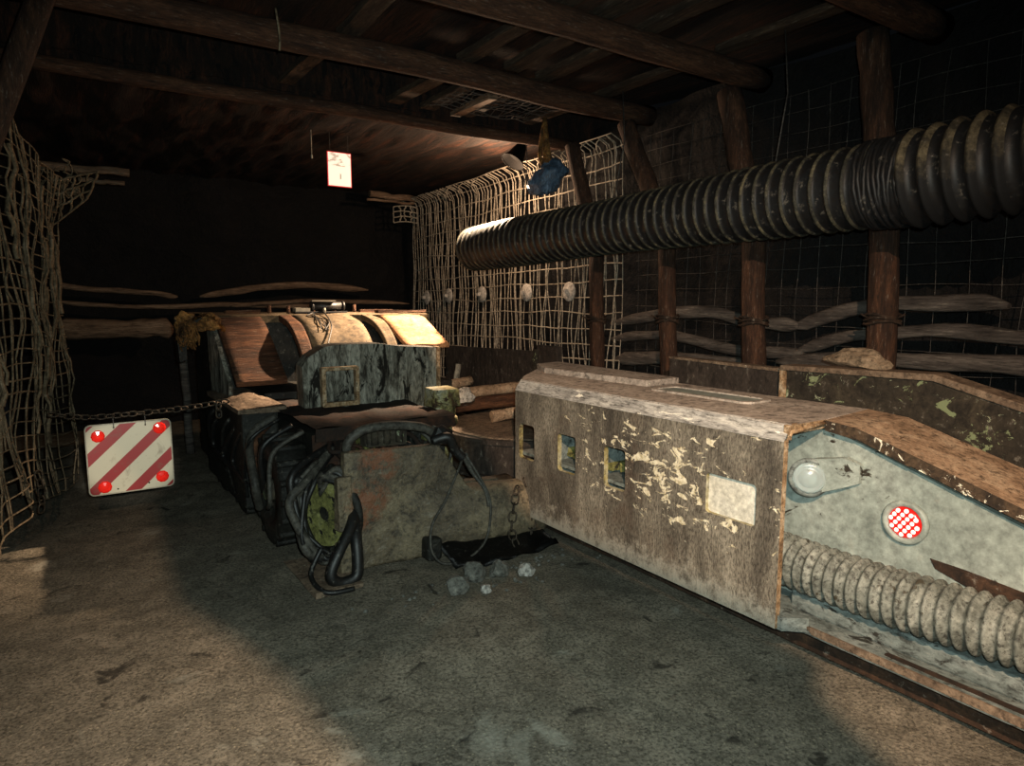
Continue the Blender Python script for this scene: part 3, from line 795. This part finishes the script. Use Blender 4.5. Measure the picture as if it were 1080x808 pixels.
# front rusty bay: valve blocks and pipes under the deck edge
bm = B()
grid(bm, lambda u, v: (1.2+.85*u, 3.93+.02*nz(u*9, v*9), .3+.45*v), 14, 8)
obj('bay_panel', bm, 'rusty', mm)
for k, (x, z, w, h, m) in enumerate(((1.32, .62, .1, .1, 'rusty'), (1.47, .56, .07, .16, 'yellow'), (1.60, .6, .12, .1, 'rusty'), (1.78, .60, .08, .14, 'machine'), (1.25, .44, .09, .1, 'machine'), (1.88, .66, .1, .07, 'yellow'))):
    bm = B(); box(bm, (x, 3.78, z), (x+w, 3.95, z+h), jit=.006); cyl(bm, (x+w/2, 3.74, z+h/2), (x+w/2, 3.79, z+h/2), .025, 12)
    cyl(bm, (x+w/2, 3.88, z+h), (x+w/2, 3.88, z+h+.03), .02, 10)
    obj('valve_block', bm, m, mm, bevel=.006)
# small upright rectangular guard frame on the deck
bm = B()
prism(bm, rrect(1.46, .82, 1.73, 1.10, .012), [rrect(1.487, .85, 1.705, 1.075, .01)], lambda u, v, s: (u, 4.5+.05*s, v))
obj('guard_frame', bm, 'rustedge', mm)
bm = B()
for k in range(14):
    rock(bm, (R(1.5, 1.7), R(4.5, 4.62), .835), (.014, .014, .01), k, 1)
obj('gravel', bm, 'stone', mm, kind='stuff')
# shield plate with peeling paint
bm = B()
sh = [(1.37, .55), (1.36, 1.10), (1.41, 1.17), (1.52, 1.235), (1.62, 1.25), (1.95, 1.245), (2.1, 1.22), (2.42, 1.20), (2.42, .55)]
prism(bm, sh, [], lambda u, v, s: (u+.02*s, 4.62+.22*s, v))
for f in bm.faces:
    if f.normal.z > .6: f.material_index = 1
o = obj('shield_plate', bm, ['shield', 'machine'], mm); o['label'] = 'upright plate of peeling grey-green paint'
bm = B(); box(bm, (2.41, 4.60, .6), (2.435, 4.66, 1.205), jit=.003); o = obj('shield_edge', bm, 'rustedge', mm)
# hood plates
def hood(x0, x1, prof, mat, th=.035, lab=None, xs=0):
    bm = B(); P = spline([(0, y, z) for y, z in prof], 5); n = len(P)-1
    def f(u, v, s): return (x0+(x1-x0)*u+xs*(1-v), P[int(round(v*n))].y, P[int(round(v*n))].z-th*s+.012*nz(u*3+x0, v*5, 3)*(1-s))
    nu = 6
    V = [[[bm.verts.new(f(i/nu, j/n, s)) for j in range(n+1)] for i in range(nu+1)] for s in (0, 1)]
    for i in range(nu):
        for j in range(n):
            for s in (0, 1):
                q = (V[s][i][j], V[s][i+1][j], V[s][i+1][j+1], V[s][i][j+1]); bm.faces.new(q if s == 0 else q[::-1]).smooth = True
    for j in range(n):
        for i in (0, nu): bm.faces.new((V[0][i][j], V[0][i][j+1], V[1][i][j+1], V[1][i][j]))
    for i in range(nu):
        for j in (0, n): bm.faces.new((V[0][i][j], V[0][i+1][j], V[1][i+1][j], V[1][i][j]))
    bmesh.ops.recalc_face_normals(bm, faces=bm.faces)
    o = obj('hood_plate', bm, mat, mm)
    if lab: o['label'] = lab
flat_ = [(5.25, .95), (5.5, 1.16), (5.75, 1.35), (5.9, 1.43)]
curv = [(5.2, .9), (5.24, 1.05), (5.38, 1.25), (5.6, 1.38), (5.9, 1.44)]
hood(1.02, 1.40, flat_, 'hoodrust', lab='flat rust-brown hood plate on the left end', xs=.03)
hood(1.55, 1.65, curv, 'hoodrust', .05)
hood(1.66, 2.18, curv, 'hoodtan', lab='smooth tan curved hood plate under the lamp')
hood(2.30, 2.40, curv, 'hoodtan', .05)
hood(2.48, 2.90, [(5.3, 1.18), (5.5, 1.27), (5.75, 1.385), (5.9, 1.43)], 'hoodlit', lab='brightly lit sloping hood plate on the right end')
bm = B()
prism(bm, [(5.27, .92), (5.92, 1.42), (6.1, 1.42), (6.0, .8), (5.3, .8)], [], lambda u, v, s: (1.0+.03*s, u, v))
obj('hood_cheek', bm, 'shield', mm)
bm = B()
grid(bm, lambda u, v: (1.0+2.0*u, 5.9+1.3*v, 1.45+.014*nz(u*9, v*6)-(.015 if v < .05 else 0)), 24, 14)
grid(bm, lambda u, v: (1.0+2.0*u, 5.9+.01*nz(u*9, v), 1.45-.06*v-.014), 24, 2)
obj('hood_top', bm, 'hoodtan', mm)
for x in (1.55, 1.72, 1.95, 2.15, 2.35):
    bm = B(); cyl(bm, (x, 6.2, 1.43), (x, 6.2, 1.5+R(0, .04)), .018, 8); obj('hood_stud', bm, 'hoodrust', mm)
for x0, x1, y, w in ((1.2, 1.5, 6.3, .06), (2.45, 2.8, 6.3, .06), (2.5, 3.0, 5.95, .1)):
    bm = B(); box(bm, (x0, y, 1.45), (x1, y+w, 1.48), jit=.008); obj('hood_bar', bm, 'hoodrust', mm)
lu = B(); box(lu, (1.72, 5.98, 1.45), (2.2, 6.14, 1.468), jit=.003)
lamp = obj('lamp_unit', lu, 'steelblack', mm, bevel=.004)
bm = B(); cyl(bm, (1.9, 6.05, 1.515), (2.17, 6.05, 1.515), .04, 16); cyl(bm, (1.88, 6.05, 1.515), (1.9, 6.05, 1.515), .046, 16); cyl(bm, (2.17, 6.05, 1.515), (2.19, 6.05, 1.515), .046, 16)
obj('lamp_tube', bm, 'rubber', lamp)
bm = B(); box(bm, (1.73, 6.0, 1.468), (1.86, 6.1, 1.50), jit=.003); cyl(bm, (1.98, 5.97, 1.455), (1.98, 5.97, 1.50), .013, 8); box(bm, (1.88, 6.0, 1.56), (2.1, 6.03, 1.57))
obj('terminal_block', bm, 'whiteplastic', lamp)
bm = B()
tube(bm, spline([(1.95, 6.0, 1.47), (1.94, 5.86, 1.46), (1.88, 5.5, 1.36), (1.78, 5.3, 1.22), (1.72, 5.2, 1.1)], 8), .006, 6)
for k in range(4):
    tube(bm, spline([(1.86, 5.9, 1.46), (1.80+R(-.05, .06), 5.8, 1.43), (1.84+R(-.06, .06), 5.6, 1.40), (1.80+R(-.05, .05), 5.45, 1.32)], 6), .004, 5)
obj('lamp_cable', bm, 'rubber', mm)
# left end: bracket with wad of rag, side cover with dusty top
bm = B()
prism(bm, [(.72, 1.44), (1.04, 1.44), (1.04, 1.38), (.8, 1.36), (.79, 1.1), (.74, 1.08)], [], lambda u, v, s: (u, 5.75+.12*s, v))
obj('end_bracket', bm, 'machine', mm)
bm = B()
box(bm, (.97, 4.75, .10), (1.22, 6.15, .8)); obj('side_box', bm, 'machine', mm, bevel=.02)
bm = B()
grid(bm, lambda u, v: (.95+.3*u, 4.7+1.1*v, .82+.05*math.sin(PI*u)*math.sin(PI*v)+.02*nz(u*5, v*7)), 10, 16)
box(bm, (.94, 4.69, .79), (1.26, 5.85, .825), jit=.004)
obj('side_cover', bm, 'flange', mm)
# wheels
for (y, z, r) in ((4.25, .36, .34), (5.05, .36, .35), (5.75, .36, .35)):
    bm = B(); prof = [(-.10, r*.86), (-.09, r), (.09, r), (.10, r*.86), (.10, r*.6), (.04, r*.55), (.04, r*.2)]
    lathe(bm, (1.10, y, z), (-1, 0, 0), prof, 36)
    for k in range(18):
        a = 2*PI*k/18; c = Vector((1.1, y+math.cos(a)*r, z+math.sin(a)*r))
        if c.z > .05: cyl(bm, c-Vector((.1, 0, 0)), c+Vector((.1, 0, 0)), .022, 6)
    w = obj('wheel', bm, 'machine', mm)
    bm = B(); cyl(bm, (1.06, y, z), (.985, y, z), r*.22, 18, r*.16)
    for k in range(6):
        a = 2*PI*k/6; c = Vector((1.05, y+math.cos(a)*r*.38, z+math.sin(a)*r*.38)); cyl(bm, c, c-Vector((.02, 0, 0)), .018, 6)
    obj('hub', bm, 'machine' if y > 5 else 'greenplate', w)
# yellow drive disc with holes
bm = B()
def ring(r0, n, cx, cy): return [(cx+r0*math.cos(2*PI*k/n), cy+r0*math.sin(2*PI*k/n)) for k in range(n)]
hs = [ring(.022, 10, .12*math.cos(2*PI*k/7), .12*math.sin(2*PI*k/7)) for k in range(7)]+[ring(.045, 16, 0, 0)]
dd = Vector((-.88, -.47, 0)).normalized(); e1 = Vector((.47, -.88, 0)).normalized()
cc = Vector((1.17, 3.68, .33))
prism(bm, ring(.19, 36, 0, 0), hs, lambda u, v, s: cc+e1*u+Vector((0, 0, v))-dd*(.02*s))
o = obj('drive_disc', bm, 'yellow', mm); o['label'] = 'yellow painted disc with round holes'
bm = B()
for q, r in ((.05, .23), (.1, .21), (.15, .235)):
    tube(bm, [cc-dd*q+e1*r*math.cos(a)+Vector((0, 0, r*math.sin(a))) for a in [2*PI*k/32 for k in range(32)]], .024, 8, closed=True)
cyl(bm, cc-dd*.02, cc-dd*.3, .17, 24)
obj('drive_drum', bm, 'machine', mm)
# front plate running into the round front casing
bm = B()
def topz(x):
    if x < 1.83: return .71-.03*(x-1.27)
    if x < 2.03: return .693-(x-1.83)/.20*.283
    return .41-.03*(x-2.03)
NX, NZ = 60, 36
def fp(u, v, s=0):
    x = 1.25+1.3*u; tz = topz(x); z = .015+(tz-.015)*v
    bl = min(1, max(0, (x-1.55)/.6)); rad = .205
    yb = 3.52-.04*(x-1.25)
    k = (z-.2)/rad
    y = yb-.14*bl*(math.sqrt(max(0, 1-k*k)) if abs(k) < 1 else 0)
    y += .012*nz(x*6, z*6, 2)+.006*nz(x*17, z*17, 4)
    return (x, y+.05*s, z)
V = [[[bm.verts.new(fp(i/NX, j/NZ, s)) for j in range(NZ+1)] for i in range(NX+1)] for s in (0, 1)]
for i in range(NX):
    for j in range(NZ):
        for s in (0, 1):
            q = (V[s][i][j], V[s][i+1][j], V[s][i+1][j+1], V[s][i][j+1]); bm.faces.new(q if s == 0 else q[::-1]).smooth = True
for j in range(NZ):
    for i in (0, NX): bm.faces.new((V[0][i][j], V[0][i][j+1], V[1][i][j+1], V[1][i][j]))
for i in range(NX):
    for j in (0, NZ): bm.faces.new((V[0][i][j], V[0][i+1][j], V[1][i+1][j], V[1][i][j]))
bmesh.ops.recalc_face_normals(bm, faces=bm.faces)
o = obj('front_plate', bm, 'front', mm); o['label'] = 'mud caked front plate swelling into a round casing'
bm = B()
prism(bm, [(1.7, .3), (1.7, .66), (1.82, .67), (2.0, .42), (2.3, .40), (2.3, .3)], [], lambda u, v, s: (u, 3.56+.06*s, v)); cyl(bm, (1.6, 3.78, .2), (2.5, 3.74, .2), .16, 28)
obj('front_casing', bm, 'front', mm)
bm = B(); box(bm, (1.70, 3.38, .02), (1.80, 3.52, .15), jit=.01); obj('front_lug', bm, 'machine', mm, bevel=.02)
bm = B()
box(bm, (1.2, 3.5, .26), (1.29, 3.56, .58), jit=.01); box(bm, (1.2, 3.48, .02), (1.28, 3.56, .2), jit=.01)
obj('front_bracket', bm, 'front', mm, bevel=.008)
# hose arch over the front plate, hoses and cables
bm = B(); tube(bm, spline([(1.32, 3.62, .62), (1.30, 3.6, .74), (1.38, 3.58, .815), (1.55, 3.57, .83), (1.75, 3.56, .80), (1.84, 3.56, .74), (1.86, 3.58, .66)], 8), .028, 10)
obj('arch_hose', bm, 'greyhose', mm)
bm = B(); box(bm, (1.46, 3.7, .68), (1.72, 3.82, .79), jit=.006)
for x in (1.5, 1.58, 1.66): cyl(bm, (x, 3.68, .70), (x, 3.68, .80), .022, 10)
obj('filter_block', bm, 'greenplate', mm)
bm = B(); tube(bm, spline([(1.80, 3.5, .72), (1.88, 3.46, .74), (1.93, 3.47, .66), (1.98, 3.46, .60)], 8), .03, 8)
rock(bm, (1.87, 3.52, .73), (.07, .05, .07), 3, 2)
obj('hose_end', bm, 'rubber', mm)
def hz(pts, r, mat='rubber'):
    bm = B(); tube(bm, spline(pts, 8), r, 8); obj('hydraulic_hose', bm, mat, mm)
hz([(1.30, 3.52, .36), (1.25, 3.45, .30), (1.15, 3.38, .19), (1.10, 3.36, .09), (1.15, 3.36, .035), (1.24, 3.36, .05), (1.26, 3.38, .14), (1.27, 3.42, .24), (1.31, 3.52, .33)], .033)
hz([(1.98, 3.47, .58), (1.83, 3.4, .38), (1.72, 3.37, .25), (1.69, 3.33, .12), (1.74, 3.29, .035), (1.88, 3.27, .03), (2.02, 3.28, .10), (2.09, 3.32, .22), (2.10, 3.36, .38), (2.0, 3.46, .62)], .008, 'greyhose')
hz([(2.0, 3.46, .63), (2.04, 3.44, .5), (2.09, 3.38, .4), (2.1, 3.35, .3)], .012, 'greyhose')
hz([(1.96, 3.46, .66), (2.03, 3.45, .52), (2.1, 3.42, .42)], .014, 'greyhose')
for k in range(9):
    a = R(0, 1)
    hz([(1.22+R(-.05, .1), 3.9, .62+R(-.05, .08)), (1.10+R(-.08, .05), 3.72, .58+R(-.08, .06)), (1.02+R(-.05, .06), 3.66+R(-.1, .1), .36+R(-.1, .1)), (1.08+R(-.05, .08), 3.6, .14+R(-.06, .06)), (1.2, 3.62+R(-.05, .1), .07+R(0, .05))],
       R(.012, .026), random.choice(['rubber', 'rubber', 'greyhose']))
for k in range(7):
    hz([(1.2, 3.75, .45+R(-.1, .12)), (1.16, 3.66, .52+R(-.05, .05)), (1.24, 3.58, .56+R(-.04, .05)), (1.32, 3.56, .42+R(-.1, .1))], R(.012, .022), random.choice(['rubber', 'greyhose']))
for k in range(9):
    y = 4.0+k*.21+R(-.1, .1)
    hz([(1.15, y, .78), (.96+R(-.03, .03), y+R(-.05, .05), .66), (.95+R(-.03, .03), y+R(-.3, .3), .4), (.98, y+R(-.45, .45), .12+R(0, .25))], R(.009, .028), random.choice(['rubber', 'greyhose', 'rubber', 'machine']))
hz([(1.12, 4.62, .72), (1.0, 4.5, .62), (.97, 4.42, .4), (1.0, 4.4, .3)], .02, 'hoodrust')
hz([(1.1, 3.5, .2), (1.02, 3.45, .08), (1.05, 3.3, .03), (1.2, 3.28, .02)], .014)
for k in range(8):
    x = 1.3+k*.09; hz([(x, 3.9, .62+R(-.05, .1)), (x+R(-.05, .05), 3.78, .7+R(-.05, .05)), (x+R(0, .12), 3.7, .64+R(-.08, .05)), (x+R(-.03, .1), 3.68, .5)], R(.01, .018), random.choice(['rubber', 'greyhose', 'rusty']))
bm = B(); grid(bm, lambda u, v: (.98+.25*u, 3.35+.5*v, .03+.01*nz(u*4, v*4)), 6, 8); box(bm, (1.0, 3.3, .0), (1.26, 3.8, .03), jit=.006)
obj('skid_plate', bm, 'flange', mm)
# pivot lug in cream paint, turntable, rusty bars
bm = B()
box(bm, (2.16, 4.16, .80), (2.36, 4.34, .93), jit=.008); cyl(bm, (2.26, 4.25, .72), (2.26, 4.25, .80), .10, 20); cyl(bm, (2.26, 4.25, .66), (2.26, 4.25, .72), .115, 20)
box(bm, (2.18, 4.18, .2), (2.32, 4.32, .66), jit=.012)
o = obj('pivot_lug', bm, 'cream', mm, bevel=.01); o['label'] = 'stepped pivot block in yellow and cream paint'
bm = B()
TC = (3.1, 4.35); TR = .70
lathe(bm, (TC[0], TC[1], 0), (0, 0, 1), [(.26, TR-.02), (.262, TR), (.285, TR), (.29, TR-.03), (.515, TR-.03), (.52, TR), (.555, TR), (.56, TR-.01)], 90, smooth=False)
tt = obj('turntable', bm, 'brownplate', mm)
bm = B(); tube(bm, [(TC[0], TC[1], .562), (TC[0], TC[1], .57)], [TR-.02, TR-.05], 60); obj('turntable_top', bm, 'flange', tt)
for a, b, r in (((2.5, 4.9, .66), (3.5, 4.75, .70), .06), ((2.6, 5.2, .72), (3.6, 4.95, .78), .05), ((2.85, 4.5, .62), (3.4, 4.4, .64), .05), ((2.5, 5.5, .7), (3.3, 5.6, .78), .05)):
    bm = B(); log(bm, a, b, r, 8, 10, .02, a[1]); obj('cross_bar', bm, 'slope' if r < .055 else 'hoodrust', mm)
bm = B()
prism(bm, [(4.9, .35), (4.9, 1.10), (6.7, 1.06), (6.7, .35)], [], lambda u, v, s: (3.62+.04*s, u, v)); box(bm, (3.6, 4.6, .4), (3.66, 4.9, 1.16))
obj('conveyor_wall', bm, 'brownplate', mm)
bm = B(); box(bm, (3.57, 4.88, .5), (3.62, 4.92, 1.12), jit=.004); obj('wall_edge', bm, 'greenplate', mm)
bm = B(); cyl(bm, (3.1, 5.6, .6), (3.18, 5.62, .95), .03, 10); obj('lever', bm, 'shield', mm)

bm = B(); rock(bm, (2.72, 4.72, .775), (.10, .08, .08), 12, 2)
for f in bm.faces: f.smooth = False
obj('loose_stone', bm, 'whitestone', origin=(2.72, 4.72, .7), label='white lump of stone lying on the rusty bars beside the cream pivot block', cat='stone')

# rag wad on the bracket
bm = B()
def rg(u, v):
    a = u*PI*.95-.1; x = .90-.15*math.cos(a)*1.1; z = 1.28+.17*math.sin(a) if u > .0 else 1.28
    w = (v-.5)*.16
    return (x+.03*nz(u*8, v*6, 1), 5.70+w+.03*nz(u*8, v*6, 4), z-.0+.035*nz(u*9, v*7, 7)-.02*v)
grid(bm, rg, 40, 14)
r_ = bmesh.ops.solidify(bm, geom=bm.faces[:], thickness=.03)
for k in range(8):
    rock(bm, (.76+R(0, .22), 5.66+R(-.02, .05), 1.40+R(-.05, .03)), (R(.04, .07), .04, R(.03, .05)), k, 3, .9)
for k in range(60):
    p = Vector((.76+R(-.03, .10), 5.67+R(-.06, .06), 1.38+R(-.06, .04))); tube(bm, [p, p+Vector((R(-.03, .03), R(-.02, .02), -.08)), p+Vector((R(-.03, .03), 0, -.16*R(.5, 1.1)))], .006, 4)
obj('crumpled_rag', bm, 'rag', origin=(.88, 5.7, 1.3), label='wad of golden brown rag hanging at the left end of the hood', cat='rag')

# ================================================================== CHAINS
def chain_bm(path, ll=.062, w=.021, wr=.0058):
    P = spline(path, 20); L = [0]
    for a, b in zip(P, P[1:]): L.append(L[-1]+(b-a).length)
    step = ll*.74; n = int(L[-1]/step); bm = B(); i = 0
    for k in range(n):
        s = (k+.5)*step
        while i < len(L)-2 and L[i+1] < s: i += 1
        c = P[i].lerp(P[i+1], (s-L[i])/max(1e-6, L[i+1]-L[i])); t = (P[i+1]-P[i]).normalized()
        a, b = frame_of(t); q = .785+(PI/2 if k % 2 else 0)+R(-.25, .25); side = a*math.cos(q)+b*math.sin(q)
        pts = []
        for j in range(14):
            an = 2*PI*j/14; ca, sa = math.cos(an), math.sin(an)
            pts.append(c+t*((ll/2-w)*(1 if ca > 0 else -1)*min(1, abs(ca)*3)+w*ca*.8)+side*w*sa)
        tube(bm, pts, wr, 5, closed=True)
    return bm
t = thing('chain', (.5, 5.2, .78), 'long rusty chain strung from the left wall across to the machine', 'chain', 'chains')
obj('links', chain_bm([(-.12, 5.25, .82), (.1, 5.2, .785), (.35, 5.2, .785), (.65, 5.15, .80), (.96, 5.05, .845)]), 'chain', t)
obj('hanging_hook', chain_bm([(.885, 5.08, .83), (.885, 5.08, .78), (.885, 5.08, .70)], .07, .02, .008), 'chain', t)
obj('chain', chain_bm([(-.2, 5.1, .48), (-.19, 5.1, .35), (-.2, 5.12, .2)], .075, .024), 'chain', origin=(-.2, 5.1, .48), label='short loose chain dangling below the tan net on the left', cat='chain', group='chains')
obj('chain', chain_bm([(2.30, 3.33, .40), (2.24, 3.29, .25), (2.22, 3.27, .12), (2.26, 3.25, .02)], .075, .024), 'chain', origin=(2.3, 3.3, .4), label='rusty chain hanging down the round front casing, nearer the machine front plate', cat='chain', group='chains')
obj('chain', chain_bm([(2.40, 3.40, .42), (2.43, 3.36, .28), (2.42, 3.34, .14), (2.40, 3.32, .02)], .075, .024), 'chain', origin=(2.4, 3.4, .4), label='rusty chain hanging down beside the lower left corner of the boom plate', cat='chain', group='chains')

# ================================================================== WARNING BOARD
so = Vector((.325, 5.19, .487))
sg = thing('warning_board', so, 'red and white striped warning board with four red reflectors, hung from the chain', 'sign')
bm = B()
prism(bm, rrect(-.255, -.24, .255, .24, .03, 5), [ring(.006, 8, -.09, .215), ring(.006, 8, .10, .215), ring(.006, 8, -.09, -.215), ring(.006, 8, .1, -.2)], lambda u, v, s: so+Vector((u, .012*s, v)))
o = obj('striped_panel', bm, 'sign', sg)
bm = B(); prism(bm, rrect(-.26, -.245, .26, .245, .034, 5), [rrect(-.252, -.237, .252, .237, .028, 5)], lambda u, v, s: so+Vector((u, -.002+.018*s, v))); obj('rim', bm, 'signedge', sg)
for u, v in ((-.185, .165), (.185, .185), (-.165, -.19), (.185, -.165)):
    bm = B(); c = so+Vector((u, 0, v))
    lathe(bm, c, (0, -1, 0), [(0, .042), (.008, .042), (.014, .034), (.018, .012)], 10, smooth=False)
    obj('reflector', bm, 'reflector', sg)
bm = B()
for u in (-.09, .10): tube(bm, spline([so+Vector((u, -.006, .212)), so+Vector((u, -.01, .25)), so+Vector((u, .01, .30))], 4), .003, 5)
obj('hanging_wire', bm, 'wire', sg)

# notice under the roof
no = Vector((2.32, 6.4, 2.83))
bm = B(); box(bm, no+Vector((-.118, 0, -.162)), no+Vector((.118, .012, .162)))
nt = thing('notice', no, 'small bright white notice with red border hanging from the dark roof', 'sign')
obj('notice_panel', bm, 'notice', nt)
bm = B()
for x in (-.09, .09): tube(bm, [no+Vector((x, .006, .16)), no+Vector((x, .006, .36))], .002, 4)
obj('hanging_wire', bm, 'wire', nt)
bm = B(); tube(bm, [(2.02, 6.3, 3.2), (2.02, 6.3, 2.9)], .004, 5); rock(bm, (2.02, 6.3, 2.9), (.01, .01, .03), 4, 1)
obj('dangling_cord', bm, 'net', origin=(2.02, 6.3, 3.2), label='short pale cord dangling from the roof left of the white notice', cat='cord')
bm = B(); tube(bm, spline([(1.08, 3.9, 3.15), (1.09, 3.88, 3.0), (1.08, 3.86, 2.92)], 4), .006, 5)
obj('dangling_cord', bm, 'sack', origin=(1.08, 3.9, 3.1), label='thin dark cord dangling from the middle roof beam at the top', cat='cord')

# ================================================================== RUBBLE
st = [((1.665, 2.98), .062, 'stone', 'big grey angular stone at the left end of the small rubble heap'),
      ((1.82, 3.06), .068, 'stone', 'biggest grey angular stone in the middle of the rubble heap'),
      ((1.965, 3.03), .055, 'stone', 'squarish grey stone at the right side of the rubble heap'),
      ((1.79, 2.89), .03, 'whitestone', 'small pale rounded pebble in front of the rubble heap'),
      ((2.10, 2.95), .042, 'whitestone', 'pale standing stone right of the rubble heap, below the hanging chains'),
      ((2.02, 3.14), .025, 'whitestone', 'small pale flat stone behind the rubble heap against the rubber flap'),
      ((.74, 1.86), .016, 'whitestone', 'tiny pale pebble at the bottom of the floor'),]
for i, ((x, y), r, m, l) in enumerate(st):
    bm = B(); rock(bm, (x, y, r*.55), (r*1.05, r*.9, r*.95), i+20, 2, .5)
    obj('stone', bm, m, origin=(x, y, 0), label=l, cat='stone', group='stones on the floor')
bm = B()
for k in range(150):
    a = R(0, 6.3); q = abs(random.gauss(0, .25)); x = 1.9+q*math.cos(a)*1.6; y = 3.05+q*math.sin(a)*.6; r = R(.005, .016)
    if y > 3.16 or any(math.hypot(x-p[0], y-p[1]) < rs*1.5+r for p, rs, _, _ in st): continue
    rock(bm, (x, y, r*.4), (r, r*.9, r*.7), k, 1)
obj('rubble', bm, 'stone', origin=(1.9, 3.0, 0), label='scattered small rubble on the floor around the stone heap', cat='rubble', kind='stuff')
bm = B()
grid(bm, lambda u, v: (1.78+.75*u, 3.2+.28*v-.05*math.sin(u*3), .02+.09*v*(1-.2*u)+.03*nz(u*6, v*5)), 20, 8)
bmesh.ops.solidify(bm, geom=bm.faces[:], thickness=.012)
obj('rubber_flap', bm, 'rubber', origin=(2.1, 3.3, 0), label='torn black rubber flap on the floor under the round casing', cat='rubber sheet')

# ================================================================== LIGHTS
def light(kind, name, loc, power, col, size=.02, aim=None, ang=None, blend=.15):
    l = bpy.data.lights.new(name, kind); l.energy = power; l.color = srgb(col)[:3]; l.shadow_soft_size = size
    o = bpy.data.objects.new(name, l); COL.objects.link(o); o.location = loc
    if aim: o.rotation_euler = (Vector(aim)-Vector(loc)).to_track_quat('-Z', 'Y').to_euler()
    if ang: l.spot_size = math.radians(ang); l.spot_blend = blend
    return o
# tunnel floodlight behind the photographer with an added unseen shade below it
LP = Vector((-.5, -1.0, 3.0))
light('SPOT', 'floodlight_bulb', LP, 1330, 'ffd5b0', .008, (1.95, 1.75, 0), 84, 1.0)
blocker = [(.25, 9.5), (.48, 5.7), (.40, 3.74), (.57, 3.15), (.67, 2.7), (.74, 1.97), (.82, 1.0), (1.5, .5), (2.2, .92), (2.4, 1.34), (2.66, 1.5), (2.60, 3.2), (2.62, 3.85), (2.95, 4.6), (3.3, 5.5), (4.6, 9.5)]  # floor shadow outline; the added plate is cut to cast it
fl_t = thing('floodlight', LP+Vector((0, 0, .12)), 'roof floodlight with added shadow-casting shade behind the photographer', 'lamp')
bm = B(); k = .3/3.0
prism(bm, [(LP.x+(x-LP.x)*k, LP.y+(y-LP.y)*k) for x, y in blocker], [], lambda u, v, s: (u, v, LP.z-.3-.004*s))
obj('blocker', bm, 'steelblack', fl_t)
bm = B(); cyl(bm, LP+Vector((0, 0, .05)), LP+Vector((0, 0, .46)), .05, 16); tube(bm, [LP+Vector((-.04, -.02, .2)), LP+Vector((-.2, -.2, 0)), LP+Vector((.02, .03, -.3))], .006, 5)
obj('lamp_holder', bm, 'steelblack', fl_t)
light('SPOT', 'phone_flash', (.05, -.02, 1.62), 400, 'def2ec', .01, (2.0, 3.2, .55), 122, 1.0)
light('SPOT', 'sign_fill_beam', (.1, -.15, 1.72), 820, 'fff4e4', .01, so, 7.6, .6)  # added lamp without fixture, brightens the striped board in place of retroreflection
light('SPOT', 'work_lamp_beam', Vector((3.86, 5.62, 3.0))+Vector((-.85, 0, -1.25)).normalized()*.066, 2500, 'ffdcb6', .03, (3.05, 5.62, 1.5), 68, .6)
light('POINT', 'work_lamp_glow', (3.7, 5.85, 2.8), 90, 'ffd4ac', .06)

w = bpy.data.worlds.new('dark'); sc.world = w; w.use_nodes = True
w.node_tree.nodes['Background'].inputs[0].default_value = (.006, .007, .008, 1)
w.node_tree.nodes['Background'].inputs[1].default_value = .35

# ================================================================== CAMERA
cam = bpy.data.cameras.new('camera'); co = bpy.data.objects.new('camera', cam); COL.objects.link(co)
cam.sensor_width = 36; cam.lens = 36*695/1080; cam.clip_start = .05
co.location = (0, 0, 1.55)
co.rotation_euler = (math.radians(90-6.97), 0, math.radians(-34.15))
sc.camera = co
sc.view_settings.view_transform = 'Standard'; sc.view_settings.look = 'None'
sc.view_settings.exposure = 0; sc.view_settings.gamma = 1; sc.view_settings.use_curve_mapping = False
sc.cycles.use_denoising = True
